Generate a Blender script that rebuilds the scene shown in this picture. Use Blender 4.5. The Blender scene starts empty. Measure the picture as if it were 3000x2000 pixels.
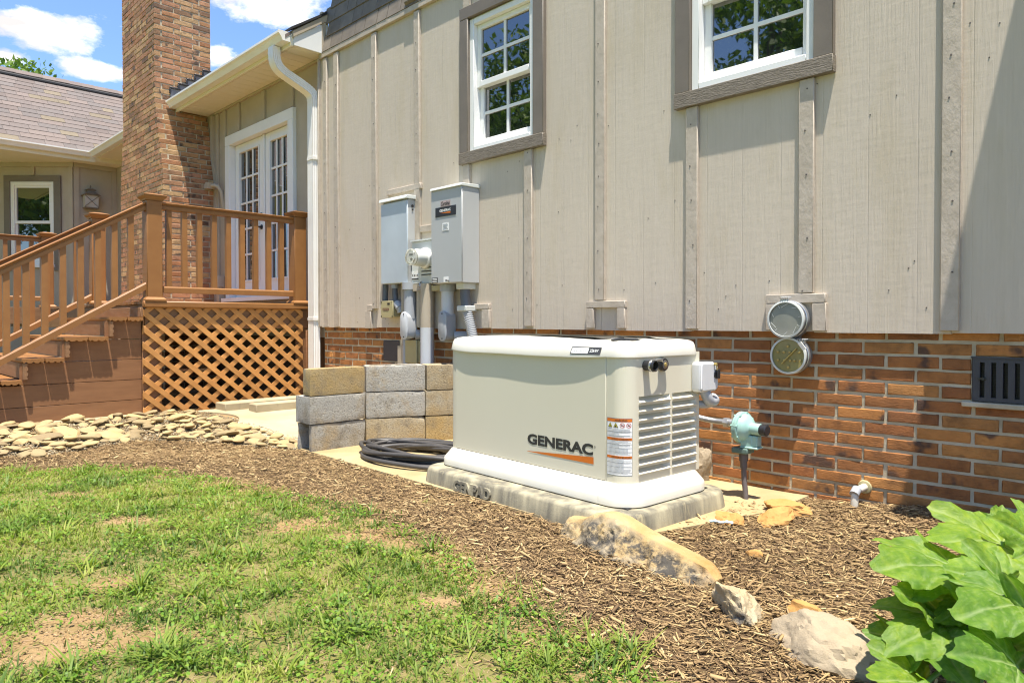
import bpy, bmesh, math, random
import numpy as np
from mathutils import Vector, Matrix, noise

random.seed(7)
RNG = np.random.default_rng(11)
SC = bpy.context.scene
COL = SC.collection
R_ = math.radians

# ------------------------------------------------------------------ camera
PSI = math.atan(2075 / 2060)
CP, SP = math.cos(PSI), math.sin(PSI)
CAM_D, EYE, FPX = 3.57, 0.9, 2060.0
cam_data = bpy.data.cameras.new('camera')
cam = bpy.data.objects.new('camera', cam_data)
COL.objects.link(cam)
TILT = 0.9
cam.location = (0, -CAM_D, EYE)
cam.rotation_euler = (R_(90 - TILT), 0, PSI)
cam_data.sensor_fit = 'HORIZONTAL'
cam_data.sensor_width = 36
cam_data.lens = 36 * FPX / 3000
cam_data.shift_y = -((1000 - 944) - FPX * math.tan(R_(TILT))) / 3000
cam_data.clip_start = 0.05
cam_data.clip_end = 3000
SC.camera = cam

# ------------------------------------------------------------------ light
SUN_DIR = Vector((1.4, -1.0, 7.0)).normalized()      # towards the sun
SUN_EL = math.asin(SUN_DIR.z)
SUN_AZ = math.atan2(SUN_DIR.x, SUN_DIR.y)
sd = bpy.data.lights.new('sun', 'SUN')
sd.energy = 2.9
sd.angle = R_(0.53)
sd.color = (1.0, 0.935, 0.82)
sun = bpy.data.objects.new('sun', sd)
COL.objects.link(sun)
sun.rotation_euler = SUN_DIR.to_track_quat('Z', 'Y').to_euler()
sun.location = (6, -6, 20)

world = bpy.data.worlds.new('World')
SC.world = world
world.use_nodes = True
wn = world.node_tree.nodes
wl = world.node_tree.links
wn.clear()
w_out = wn.new('ShaderNodeOutputWorld')
w_bg = wn.new('ShaderNodeBackground')
w_bg.inputs['Strength'].default_value = 0.15
w_sky = wn.new('ShaderNodeTexSky')
w_sky.sky_type = 'NISHITA'
w_sky.sun_disc = False
w_sky.sun_elevation = SUN_EL
w_sky.sun_rotation = SUN_AZ
w_sky.air_density = 1.0
w_sky.dust_density = 0.6
w_sky.ozone_density = 2.0
w_tc = wn.new('ShaderNodeTexCoord')
# cumulus puffs: soft blobs by direction, broken up by noise; the same noise makes the rest of the sky's clouds
def wnode(t, **k):
    n = wn.new(t)
    for a, b in k.items():
        setattr(n, a, b)
    return n
def wmath(op, a, b=0.0, c=None):
    n = wnode('ShaderNodeMath', operation=op)
    for i, v in enumerate((a, b) if c is None else (a, b, c)):
        if isinstance(v, (int, float)): n.inputs[i].default_value = v
        else: wl.new(v, n.inputs[i])
    return n.outputs[0]
w_dir = w_tc.outputs['Generated']
w_map = wnode('ShaderNodeMapping')
w_map.inputs['Scale'].default_value = (7, 7, 15)
wl.new(w_dir, w_map.inputs['Vector'])
w_no = wnode('ShaderNodeTexNoise')
w_no.inputs['Scale'].default_value = 1.5
w_no.inputs['Detail'].default_value = 10
w_no.inputs['Roughness'].default_value = 0.66
wl.new(w_map.outputs[0], w_no.inputs['Vector'])
blob = None
for (cpx, cpy, rx, ry) in [(80, 88, 220, 70), (800, 25, 250, 74), (290, 212, 150, 36), (10, 168, 110, 36), (640, 170, 90, 50), (-500, 60, 300, 90), (1900, -300, 420, 160), (-1300, 150, 400, 110), (3600, 100, 500, 150), (2600, -900, 500, 300)]:
    d = Vector((-SP + CP * (cpx - 1500) / FPX, CP + SP * (cpx - 1500) / FPX, (944 - cpy) / FPX))
    L_ = d.length
    d /= L_
    s1 = wnode('ShaderNodeVectorMath', operation='SUBTRACT')
    wl.new(w_dir, s1.inputs[0]); s1.inputs[1].default_value = d
    s2 = wnode('ShaderNodeVectorMath', operation='MULTIPLY')
    h = rx / FPX / L_; v = ry / FPX / L_
    wl.new(s1.outputs[0], s2.inputs[0]); s2.inputs[1].default_value = (1 / h, 1 / h, 1 / v)
    s3 = wnode('ShaderNodeVectorMath', operation='LENGTH')
    wl.new(s2.outputs[0], s3.inputs[0])
    m = wmath('SUBTRACT', 1.0, s3.outputs['Value'])
    blob = m if blob is None else wmath('MAXIMUM', blob, m)
blob = wmath('MAXIMUM', blob, -0.12)
dens = wmath('ADD', wmath('MULTIPLY', blob, 0.42), w_no.outputs['Fac'])
w_rp = wnode('ShaderNodeValToRGB')
w_rp.color_ramp.elements[0].position = 0.575
w_rp.color_ramp.elements[1].position = 0.75
wl.new(dens, w_rp.inputs['Fac'])
w_no2 = wnode('ShaderNodeTexNoise')
w_no2.inputs['Scale'].default_value = 2.3
w_no2.inputs['Detail'].default_value = 7
wl.new(w_map.outputs[0], w_no2.inputs['Vector'])
w_r2 = wnode('ShaderNodeValToRGB')
w_r2.color_ramp.elements[0].position = 0.36
w_r2.color_ramp.elements[1].position = 0.60
wl.new(w_no2.outputs['Fac'], w_r2.inputs['Fac'])
w_cc = wn.new('ShaderNodeMixRGB')
w_cc.inputs['Color1'].default_value = (1.75, 1.7, 1.68, 1)
w_cc.inputs['Color2'].default_value = (3.3, 3.2, 3.05, 1)
wl.new(w_r2.outputs['Color'], w_cc.inputs['Fac'])
# the blue deepened a little, all over
w_gm = wn.new('ShaderNodeMixRGB')
w_gm.blend_type = 'MULTIPLY'
w_gm.inputs['Fac'].default_value = 1
w_gm.inputs['Color2'].default_value = (.37, .42, .50, 1)
wl.new(w_sky.outputs['Color'], w_gm.inputs['Color1'])
w_mx = wn.new('ShaderNodeMixRGB')
wl.new(w_rp.outputs['Color'], w_mx.inputs['Fac'])
wl.new(w_gm.outputs['Color'], w_mx.inputs['Color1'])
# clouds grow brighter towards the sun, brightness added to keep up the fill light
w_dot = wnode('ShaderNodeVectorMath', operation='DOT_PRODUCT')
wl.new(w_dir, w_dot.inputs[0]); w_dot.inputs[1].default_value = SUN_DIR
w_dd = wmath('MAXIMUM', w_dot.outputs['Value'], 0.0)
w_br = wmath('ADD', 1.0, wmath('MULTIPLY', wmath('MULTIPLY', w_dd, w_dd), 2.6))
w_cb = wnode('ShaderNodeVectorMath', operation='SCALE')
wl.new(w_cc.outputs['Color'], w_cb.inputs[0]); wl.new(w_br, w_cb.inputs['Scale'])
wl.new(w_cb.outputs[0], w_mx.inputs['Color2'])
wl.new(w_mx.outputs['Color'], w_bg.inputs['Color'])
wl.new(w_bg.outputs[0], w_out.inputs[0])

SC.view_settings.view_transform = 'Standard'
SC.view_settings.look = 'None'
SC.view_settings.gamma = 1
SC.view_settings.use_curve_mapping = False
SC.view_settings.exposure = 1.88
SC.render.engine = 'CYCLES'
SC.cycles.max_bounces = 8
SC.cycles.use_denoising = True
SC.cycles.filter_width = 1.15

# ------------------------------------------------------------------ helpers
WL = {}          # object -> world location of its origin (unrotated chains)

class MB:
    """collects shapes for ONE mesh object"""
    def __init__(s):
        s.v, s.f = [], []
    def add(s, vs, fs):
        o = len(s.v)
        s.v += [tuple(p) for p in vs]
        s.f += [tuple(i + o for i in f) for f in fs]
        return s
    def box(s, x0, x1, y0, y1, z0, z1):
        return s.add([(x0, y0, z0), (x1, y0, z0), (x1, y1, z0), (x0, y1, z0), (x0, y0, z1), (x1, y0, z1), (x1, y1, z1), (x0, y1, z1)],
                     [(0, 3, 2, 1), (4, 5, 6, 7), (0, 1, 5, 4), (1, 2, 6, 5), (2, 3, 7, 6), (3, 0, 4, 7)])
    def bar(s, a, b, w, h, up=(0, 0, 1)):
        """a square bar from a to b, w wide, h high"""
        a, b, up = Vector(a), Vector(b), Vector(up)
        d = (b - a).normalized()
        r = d.cross(up).normalized() * w / 2
        u = r.cross(d).normalized() * h / 2
        p = [a - r - u, a + r - u, a + r + u, a - r + u, b - r - u, b + r - u, b + r + u, b - r + u]
        return s.add(p, [(0, 1, 2, 3), (7, 6, 5, 4), (0, 4, 5, 1), (1, 5, 6, 2), (2, 6, 7, 3), (3, 7, 4, 0)])
    def prism(s, poly, axis, a0, a1):
        n = len(poly)
        def pt(p, a):
            return {'x': (a, p[0], p[1]), 'y': (p[0], a, p[1]), 'z': (p[0], p[1], a)}[axis]
        vs = [pt(p, a0) for p in poly] + [pt(p, a1) for p in poly]
        fs = [tuple(range(n - 1, -1, -1)), tuple(range(n, 2 * n))] + [(i, (i + 1) % n, n + (i + 1) % n, n + i) for i in range(n)]
        return s.add(vs, fs)
    def tube(s, pts, r, n=10, cap=True, radii=None, closed=False):
        pts = [Vector(p) for p in pts]
        m = len(pts)
        vs, fs, prev = [], [], None
        for i, p in enumerate(pts):
            if closed:
                d = (pts[(i + 1) % m] - pts[i - 1]).normalized()
            else:
                d = (pts[min(i + 1, m - 1)] - pts[max(i - 1, 0)]).normalized()
            if prev is None:
                a = Vector((0, 0, 1)) if abs(d.z) < 0.9 else Vector((1, 0, 0))
                x = d.cross(a).normalized()
            else:
                x = (prev - d * prev.dot(d)).normalized()
            prev = x
            y = d.cross(x)
            rr = radii[i] if radii else r
            vs += [p + (x * math.cos(2 * math.pi * k / n) + y * math.sin(2 * math.pi * k / n)) * rr for k in range(n)]
        for i in range(m if closed else m - 1):
            j = (i + 1) % m
            fs += [(i * n + k, i * n + (k + 1) % n, j * n + (k + 1) % n, j * n + k) for k in range(n)]
        if cap and not closed:
            fs += [tuple(range(n - 1, -1, -1)), tuple((m - 1) * n + k for k in range(n))]
        return s.add(vs, fs)
    def lathe(s, prof, o, axis, n=24, cap=True):
        """prof: (radius, height along axis)"""
        o, ax = Vector(o), Vector(axis).normalized()
        a = Vector((0, 0, 1)) if abs(ax.z) < 0.9 else Vector((1, 0, 0))
        x = ax.cross(a).normalized()
        y = ax.cross(x)
        vs, fs, m = [], [], len(prof)
        for r, h in prof:
            vs += [o + ax * h + (x * math.cos(2 * math.pi * k / n) + y * math.sin(2 * math.pi * k / n)) * max(r, 1e-5) for k in range(n)]
        for i in range(m - 1):
            fs += [(i * n + k, i * n + (k + 1) % n, (i + 1) * n + (k + 1) % n, (i + 1) * n + k) for k in range(n)]
        if cap:
            fs += [tuple(range(n - 1, -1, -1)), tuple((m - 1) * n + k for k in range(n))]
        return s.add(vs, fs)
    def loft(s, rings, cap=True, closed=True):
        n, m = len(rings[0]), len(rings)
        vs = [p for r in rings for p in r]
        fs = []
        for i in range(m - 1):
            for k in range(n if closed else n - 1):
                fs.append((i * n + k, i * n + (k + 1) % n, (i + 1) * n + (k + 1) % n, (i + 1) * n + k))
        if cap:
            fs += [tuple(range(n - 1, -1, -1)), tuple((m - 1) * n + k for k in range(n))]
        return s.add(vs, fs)
    def mesh(s, name, mat, smooth=None, off=(0, 0, 0), recalc=True):
        me = bpy.data.meshes.new(name)
        vs = s.v if tuple(off) == (0, 0, 0) else [(a - off[0], b - off[1], c - off[2]) for a, b, c in s.v]
        me.from_pydata(vs, [], s.f)
        if recalc:
            bm = bmesh.new()
            bm.from_mesh(me)
            bmesh.ops.recalc_face_normals(bm, faces=bm.faces)
            bm.to_mesh(me)
            bm.free()
        if mat:
            me.materials.append(mat)
        if smooth is not None:
            me.polygons.foreach_set('use_smooth', [True] * len(me.polygons))
            me.set_sharp_from_angle(angle=R_(smooth))
        return me
    def build(s, name, mat, parent=None, smooth=None, bevel=0, local=False, seg=2, recalc=True):
        off = (0, 0, 0) if (local or parent is None) else WL[parent]
        return link(name, s.mesh(name, mat, smooth, off, recalc), parent, bevel=bevel, seg=seg)

def link(name, me, parent=None, loc=(0, 0, 0), rot=(0, 0, 0), bevel=0, seg=2):
    o = bpy.data.objects.new(name, me)
    COL.objects.link(o)
    o.location = loc
    o.rotation_euler = rot
    if parent:
        o.parent = parent
        WL[o] = WL[parent]
    else:
        WL[o] = (0, 0, 0)
    if bevel:
        m = o.modifiers.new('bevel', 'BEVEL')
        m.width = bevel
        m.segments = seg
        m.limit_method = 'ANGLE'
        m.angle_limit = R_(35)
        if not me.polygons or not me.polygons[0].use_smooth:
            me.polygons.foreach_set('use_smooth', [True] * len(me.polygons))
            me.set_sharp_from_angle(angle=R_(50))
    return o

def piece(name, me, parent, loc, rot=(0, 0, 0), scale=None):
    """a shared-mesh piece at a world position under an unrotated parent"""
    p = WL[parent]
    o = bpy.data.objects.new(name, me)
    COL.objects.link(o)
    o.parent = parent
    o.location = (loc[0] - p[0], loc[1] - p[1], loc[2] - p[2])
    o.rotation_euler = rot
    if scale:
        o.scale = scale
    return o

def thing(name, label, cat, loc=(0, 0, 0), rotz=0, group=None):
    o = bpy.data.objects.new(name, None)
    COL.objects.link(o)
    o.empty_display_size = 0.1
    o.location = loc
    o.rotation_euler = (0, 0, rotz)
    WL[o] = tuple(loc)
    return tag(o, label, cat, group)

def tag(o, label=None, cat=None, group=None, kind=None):
    if label: o['label'] = label
    if cat: o['category'] = cat
    if group: o['group'] = group
    if kind: o['kind'] = kind
    return o

def solo(name, mb, mat, label, cat, loc, smooth=None, bevel=0, group=None, rotz=0, local=False, seg=2):
    """a thing that is one mesh, its origin at its base"""
    me = mb.mesh(name, mat, smooth, (0, 0, 0) if local else loc)
    o = link(name, me, None, loc, (0, 0, rotz), bevel, seg)
    WL[o] = tuple(loc)
    return tag(o, label, cat, group)

_tcache = {}
def text_geo(txt, offset=0.0, shear=0.0):
    key = (txt, offset, shear)
    if key in _tcache:
        return _tcache[key]
    cu = bpy.data.curves.new('lettering', 'FONT')
    cu.body = txt
    cu.size = 1
    cu.offset = offset
    cu.shear = shear
    cu.resolution_u = 3
    ob = bpy.data.objects.new('lettering', cu)
    COL.objects.link(ob)
    dg = bpy.context.evaluated_depsgraph_get()
    me = bpy.data.meshes.new_from_object(ob.evaluated_get(dg))
    vs = np.array([tuple(v.co) for v in me.vertices])
    fs = [tuple(p.vertices) for p in me.polygons]
    bpy.data.objects.remove(ob)
    bpy.data.curves.remove(cu)
    bpy.data.meshes.remove(me)
    lo, hi = vs.min(0), vs.max(0)
    vs = (vs - lo) / np.maximum(hi - lo, 1e-6)
    _tcache[key] = (vs, fs)
    return vs, fs

def lettering(mb, txt, mapf, u0, u1, v0, v1, offset=0.0, shear=0.0, depth=0.0):
    """flat (or raised) letters filling the rectangle u0..u1, v0..v1; mapf(u, v, n) gives the 3-D point"""
    vs, fs = text_geo(txt, offset, shear)
    P = [(u0 + a * (u1 - u0), v0 + b * (v1 - v0)) for a, b, _ in vs]
    if depth == 0:
        mb.add([mapf(u, v, 0) for u, v in P], fs)
        return
    n = len(P)
    cnt = {}
    for f in fs:
        for i in range(len(f)):
            e = (f[i], f[(i + 1) % len(f)])
            cnt[tuple(sorted(e))] = cnt.get(tuple(sorted(e)), []) + [e]
    sides = [(e[0][0], e[0][1], e[0][1] + n, e[0][0] + n) for e in cnt.values() if len(e) == 1]
    mb.add([mapf(u, v, 0) for u, v in P] + [mapf(u, v, depth) for u, v in P], [tuple(i + n for i in f) for f in fs] + sides)

# ------------------------------------------------------------------ materials
def nt(name):
    m = bpy.data.materials.new(name)
    m.use_nodes = True
    n, l = m.node_tree.nodes, m.node_tree.links
    b = n['Principled BSDF']
    return m, n, l, b

def coords(n, l, scale=(1, 1, 1), rnd=False, kind='Object'):
    tc = n.new('ShaderNodeTexCoord')
    src = tc.outputs[kind]
    if rnd:
        oi = n.new('ShaderNodeObjectInfo')
        mu = n.new('ShaderNodeMath'); mu.operation = 'MULTIPLY'; mu.inputs[1].default_value = 91.7
        l.new(oi.outputs['Random'], mu.inputs[0])
        ad = n.new('ShaderNodeVectorMath'); ad.operation = 'ADD'
        l.new(src, ad.inputs[0]); l.new(mu.outputs[0], ad.inputs[1])
        src = ad.outputs[0]
    mp = n.new('ShaderNodeMapping')
    mp.inputs['Scale'].default_value = scale
    l.new(src, mp.inputs['Vector'])
    return mp.outputs[0]

def nnoise(n, l, vec, scale, detail=5, rough=0.55, dist=0.0):
    t = n.new('ShaderNodeTexNoise')
    t.inputs['Scale'].default_value = scale
    t.inputs['Detail'].default_value = detail
    t.inputs['Roughness'].default_value = rough
    t.inputs['Distortion'].default_value = dist
    l.new(vec, t.inputs['Vector'])
    return t.outputs['Fac']

def ramp(n, l, fac, stops):
    r = n.new('ShaderNodeValToRGB')
    e = r.color_ramp.elements
    while len(e) < len(stops):
        e.new(0.5)
    for i, (p, c) in enumerate(stops):
        e[i].position = p
        e[i].color = (*c, 1) if not isinstance(c, (int, float)) else (c, c, c, 1)
    l.new(fac, r.inputs['Fac'])
    return r.outputs['Color']

def mix(n, l, fac, a, b, mode='MIX'):
    m = n.new('ShaderNodeMixRGB')
    m.blend_type = mode
    for sock, v in ((m.inputs['Fac'], fac), (m.inputs['Color1'], a), (m.inputs['Color2'], b)):
        if isinstance(v, (int, float)):
            sock.default_value = v if sock.type == 'VALUE' else (v, v, v, 1)
        elif isinstance(v, tuple):
            sock.default_value = (*v, 1)
        else:
            l.new(v, sock)
    return m.outputs['Color']

def math_(n, l, op, a, b=0.0):
    m = n.new('ShaderNodeMath')
    m.operation = op
    for i, v in enumerate((a, b)):
        if isinstance(v, (int, float)):
            m.inputs[i].default_value = v
        else:
            l.new(v, m.inputs[i])
    return m.outputs[0]

def bump(n, l, b, h, strength=0.3, dist=0.01):
    bp = n.new('ShaderNodeBump')
    bp.inputs['Strength'].default_value = strength
    bp.inputs['Distance'].default_value = dist
    l.new(h, bp.inputs['Height'])
    l.new(bp.outputs[0], b.inputs['Normal'])

def mat(name, c1, c2=None, scale=4.0, stretch=(1, 1, 1), rough=0.6, bmp=0.0, bscale=60.0, bstretch=None, bdist=0.004, metal=0.0, rnd=False, lo=0.35, hi=0.65, vary=0.0, spec=0.5, detail=5, spots=None):
    m, n, l, b = nt(name)
    v = coords(n, l, stretch, rnd)
    c2 = c2 or tuple(x * 0.86 for x in c1)
    col = ramp(n, l, nnoise(n, l, v, scale, detail), [(lo, c1), (hi, c2)])
    if spots:
        sc, sp0, sp1, sclr = spots
        col = mix(n, l, ramp(n, l, nnoise(n, l, v, sc, 6, 0.65), [(sp0, 0), (sp1, 1)]), col, sclr)
    if vary:
        oi = n.new('ShaderNodeObjectInfo')
        g = ramp(n, l, oi.outputs['Random'], [(0, 1 - vary), (1, 1 + vary)])
        col = mix(n, l, 1.0, col, g, 'MULTIPLY')
    l.new(col, b.inputs['Base Color'])
    b.inputs['Roughness'].default_value = rough
    b.inputs['Metallic'].default_value = metal
    b.inputs['Specular IOR Level'].default_value = spec
    if bmp:
        bv = coords(n, l, bstretch or stretch, rnd)
        bump(n, l, b, nnoise(n, l, bv, bscale, 6, 0.6), bmp, bdist)
    return m

def mat_siding():
    m, n, l, b = nt('painted plywood siding')
    v = coords(n, l, (1, 1, 1))
    grain = nnoise(n, l, coords(n, l, (38, 38, 1.6)), 2.2, 7, 0.62, 0.6)
    wob = nnoise(n, l, coords(n, l, (9, 9, 30)), 1.0, 4, 0.6)
    col = ramp(n, l, nnoise(n, l, coords(n, l, (1, 1, .45)), 1.3, 5), [(0.3, (.52, .45, .368)), (0.7, (.565, .492, .398))])
    stain = ramp(n, l, nnoise(n, l, coords(n, l, (2.2, 2.2, .5)), 2.0, 6, 0.6), [(0.52, 0), (0.74, 1)])
    col = mix(n, l, math_(n, l, 'MULTIPLY', stain, 0.65), col, (.47, .395, .275))
    streak = ramp(n, l, nnoise(n, l, coords(n, l, (14, 14, .35)), 1.6, 5, .65), [(.5, 0), (.72, 1)])
    col = mix(n, l, math_(n, l, 'MULTIPLY', streak, 0.14), col, (.40, .345, .275))
    fine = ramp(n, l, grain, [(.3, .96), (.7, 1.03)])
    col = mix(n, l, 1.0, col, fine, 'MULTIPLY')
    speck = ramp(n, l, nnoise(n, l, v, 55, 3, 0.7), [(0.74, 0), (0.8, 1)])
    col = mix(n, l, math_(n, l, 'MULTIPLY', speck, 0.35), col, (.2, .17, .13))
    l.new(col, b.inputs['Base Color'])
    b.inputs['Roughness'].default_value = 0.62
    sep = n.new('ShaderNodeSeparateXYZ')
    l.new(v, sep.inputs[0])
    gx = math_(n, l, 'ABSOLUTE', math_(n, l, 'SUBTRACT', math_(n, l, 'FRACT', math_(n, l, 'DIVIDE', sep.outputs[0], 0.213)), 0.5))
    groove = ramp(n, l, gx, [(0.0, 0.0), (0.018, 1.0)])
    h = math_(n, l, 'ADD', math_(n, l, 'MULTIPLY', grain, 0.65), math_(n, l, 'MULTIPLY', groove, 0.30))
    h = math_(n, l, 'ADD', h, math_(n, l, 'MULTIPLY', wob, 0.25))
    bump(n, l, b, h, 0.8, 0.005)
    return m

def mat_brick(name, stops, dark, attr=False, roughbump=0.9):
    m, n, l, b = nt(name)
    if attr:
        at = n.new('ShaderNodeAttribute'); at.attribute_name = 'rnd'
        rv = at.outputs['Fac']
        v = coords(n, l)
    else:
        oi = n.new('ShaderNodeObjectInfo')
        rv = oi.outputs['Random']
        v = coords(n, l, rnd=True)
    col = ramp(n, l, rv, stops)
    mott = ramp(n, l, nnoise(n, l, v, 11, 6, 0.65), [(0.28, 0.50), (0.5, 1.0), (0.74, 1.30)])
    col = mix(n, l, 1.0, col, mott, 'MULTIPLY')
    # flashed (burnt) patches on some bricks
    fl = ramp(n, l, nnoise(n, l, v, 7.5, 3, 0.5), [(0.60, 0), (0.68, 1)])
    col = mix(n, l, math_(n, l, 'MULTIPLY', fl, 0.85), col, dark)
    pale = ramp(n, l, nnoise(n, l, v, 26, 5, 0.7), [(0.66, 0), (0.78, 1)])
    col = mix(n, l, math_(n, l, 'MULTIPLY', pale, 0.3), col, (.42, .30, .18))
    l.new(col, b.inputs['Base Color'])
    b.inputs['Roughness'].default_value = 0.8
    wv = nnoise(n, l, coords(n, l, (1, 1, 2.2), rnd=not attr), 55, 6, 0.65, 1.2)
    bump(n, l, b, wv, roughbump, 0.006)
    return m

def mat_glass(name, tint=(.012, .016, .013), ior=2.7):
    m, n, l, b = nt(name)
    v = coords(n, l, (1, 1, 1))
    b.inputs['Base Color'].default_value = (*tint, 1)
    b.inputs['Roughness'].default_value = 0.015
    b.inputs['IOR'].default_value = ior
    bump(n, l, b, nnoise(n, l, v, 2.2, 2), 0.05, 0.02)
    return m

def mat_attr(name, stops, rough=0.7, attr='rnd', trans=0.0, spec=0.3, bmp=0):
    """colour from a per-piece random attribute"""
    m, n, l, b = nt(name)
    at = n.new('ShaderNodeAttribute'); at.attribute_name = attr
    col = ramp(n, l, at.outputs['Fac'], stops)
    l.new(col, b.inputs['Base Color'])
    b.inputs['Roughness'].default_value = rough
    b.inputs['Specular IOR Level'].default_value = spec
    if bmp:
        bump(n, l, b, nnoise(n, l, coords(n, l, (1, 1, 1)), 160, 4), bmp, 0.003)
    if trans:
        out = n['Material Output']
        tr = n.new('ShaderNodeBsdfTranslucent')
        l.new(mix(n, l, 1.0, col, (1.1, 1.25, 0.55), 'MULTIPLY'), tr.inputs['Color'])
        ms = n.new('ShaderNodeMixShader')
        ms.inputs[0].default_value = trans
        l.new(b.outputs[0], ms.inputs[1]); l.new(tr.outputs[0], ms.inputs[2])
        l.new(ms.outputs[0], out.inputs['Surface'])
    return m

M = {}
M['siding'] = mat_siding()
M['batten'] = mat('painted batten', (0.475, 0.412, 0.340), (0.407, 0.348, 0.278), 6, (3, 3, 3), .65, .45, 22, (3.0, 3.0, 1.6), .005)
M['trim'] = mat('dark brown painted trim', (.185, .155, .125), (.155, .13, .105), 5, rough=.55, bmp=.15, bscale=70)
M['trimgrain'] = mat('dark brown rough sawn trim', (.20, .168, .132), (.145, .12, .092), 5, (4, 4, 22), .65, .9, 5, (5, 5, 34), .006)
M['vinyl'] = mat('white vinyl', (.80, .80, .79), (.77, .77, .755), 3, rough=.35)
M['doorpaint'] = mat('white door paint', (.79, .79, .78), (.75, .75, .74), 3, rough=.4)
M['soffit'] = mat('cream soffit', (.78, .72, .58), (.75, .685, .54), 3, rough=.5)
M['gutter'] = mat('white gutter metal', (.80, .785, .745), (.755, .73, .675), 4, rough=.32, spots=(30, .66, .8, (.55, .5, .42)))
M['fascia'] = mat('white fascia', (.74, .75, .74), (.70, .70, .69), 3, rough=.45)
M['taupe'] = mat('taupe paint', (.43, .37, .285), (.39, .33, .25), 4, rough=.6, bmp=.1)
M['shake'] = mat('taupe mansard shake', (.175, .148, .118), (.135, .113, .09), 4, (2, 2, 2), .75, .5, 30, (9, 9, 1.5), .004, rnd=True, vary=.12)
M['glass'] = mat_glass('dark window glass')
M['brickf'] = mat_brick('foundation brick', [(0, (0.226, 0.087, 0.028)), (.3, (0.361, 0.149, 0.040)), (.6, (0.282, 0.103, 0.031)), (.8, (0.474, 0.206, 0.053)), (1, (0.338, 0.154, 0.046))], (.055, .035, .028))
M['brickfs'] = mat_brick('foundation brick mass', [(0, (0.226, 0.087, 0.028)), (.3, (0.361, 0.149, 0.040)), (.6, (0.282, 0.103, 0.031)), (.8, (0.474, 0.206, 0.053)), (1, (0.338, 0.154, 0.046))], (.055, .035, .028), attr=True)
cs = [(0, (.17, .095, .055)), (.12, (.30, .15, .068)), (.3, (.42, .21, .115)), (.5, (.33, .145, .06)), (.7, (.48, .31, .15)), (.85, (.37, .19, .10)), (1, (.24, .135, .07))]
M['brickc'] = mat_brick('chimney brick', cs, (.06, .045, .035))
M['brickcs'] = mat_brick('chimney brick mass', cs, (.06, .045, .035), attr=True)
M['mortar'] = mat('mortar', (0.549, 0.487, 0.364), (0.370, 0.314, 0.213), 7, rough=.9, bmp=.6, bscale=120)
M['deck'] = mat('brown composite deck', (0.286, 0.128, 0.036), (0.254, 0.110, 0.030), 5, (2, 2, 2), .5, .2, 12, (3, 3, 3), .002, rnd=True, vary=.09)
M['deckwood'] = mat('brown embossed board', (.27, .145, .07), (.22, .11, .048), 3, (2, 1.2, 12), .55, .4, 5, (3, 1.5, 20), .003)
M['skirt'] = mat('brown painted skirt board', (.255, .12, .05), (.215, .098, .04), 3, (1, 1.5, 9), .6, .25, 9, (1, 1, 14), .003)
M['lattice'] = mat('orange stained lattice', (.56, .275, .083), (.46, .21, .055), 4, (1, 3, 3), .6, .35, 22, None, .003, rnd=True, vary=.12)
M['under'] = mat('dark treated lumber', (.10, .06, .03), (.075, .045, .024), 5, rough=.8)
M['shingle'] = mat('mauve grey asphalt shingle', (.18, .145, .13), (.15, .12, .11), 30, rough=.9, bmp=.4, bscale=300, rnd=True)
M['rubber'] = mat('black cable rubber', (.042, .039, .037), (.062, .057, .053), 9, rough=.5, bmp=.1, bscale=60, spots=(14, .62, .8, (.16, .12, .09)))
M['greymetal'] = mat('grey painted steel', (.42, .43, .43), (.40, .41, .405), 2, rough=.42)
M['bluegrey'] = mat('weathered blue grey steel', (.53, .60, .65), (.44, .50, .55), 3, rough=.4, lo=.3, hi=.7, metal=.15)
M['paletrim'] = mat('pale steel edge', (.62, .64, .61), (.58, .60, .57), 3, rough=.4)
M['pvcgrey'] = mat('grey pvc', (.37, .385, .41), (.33, .345, .365), 3, rough=.42)
M['pvcdark'] = mat('dark grey conduit', (.115, .12, .135), (.10, .105, .115), 3, rough=.45)
M['pvcwhite'] = mat('pale grey pvc', (.55, .565, .59), (.50, .515, .53), 3, rough=.4)
M['tan'] = mat('tan plastic', (.42, .37, .20), (.38, .33, .175), 3, rough=.45)
M['gen'] = mat('beige powder coat', (.66, .62, .49), (.635, .595, .465), 1.2, rough=.3, spots=(60, .76, .8, (.38, .36, .30)))
M['genwhite'] = mat('off white plastic', (.68, .655, .575), (.645, .615, .525), 2, rough=.33, spots=(3, .66, .8, (.72, .68, .53)))
M['black'] = mat('black plastic', (.018, .018, .02), (.025, .025, .027), 8, rough=.35)
M['chrome'] = mat('steel', (.55, .55, .54), (.4, .4, .4), 20, rough=.25, metal=.9)
M['ink'] = mat('black print', (.028, .028, .026), (.03, .03, .028), 5, rough=.5)
M['orange'] = mat('orange print', (.62, .16, .012), (.60, .15, .012), 5, rough=.5)
M['paper'] = mat('white label', (.80, .80, .78), (.76, .76, .74), 30, rough=.5)
M['textgrey'] = mat('grey print', (.33, .34, .36), (.28, .29, .3), 80, rough=.6)
M['yellow'] = mat('yellow print', (.72, .60, .03), (.70, .57, .03), 5, rough=.5)
M['red'] = mat('red print', (.48, .05, .03), (.45, .05, .03), 5, rough=.5)
M['concrete'] = mat('stained concrete', (.42, .36, .235), (.335, .27, .165), 3, (1, 1, 1), .85, .4, 90, None, .004, spots=(9, .60, .78, (.25, .21, .15)))
M['pad'] = mat('streaked grey concrete', (.37, .33, .22), (.12, .11, .085), 2.4, (5, 5, .8), .85, .5, 120, (1, 1, 1), .003, lo=.34, hi=.62, spots=(2.4, .60, .78, (.47, .40, .23)))
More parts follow.
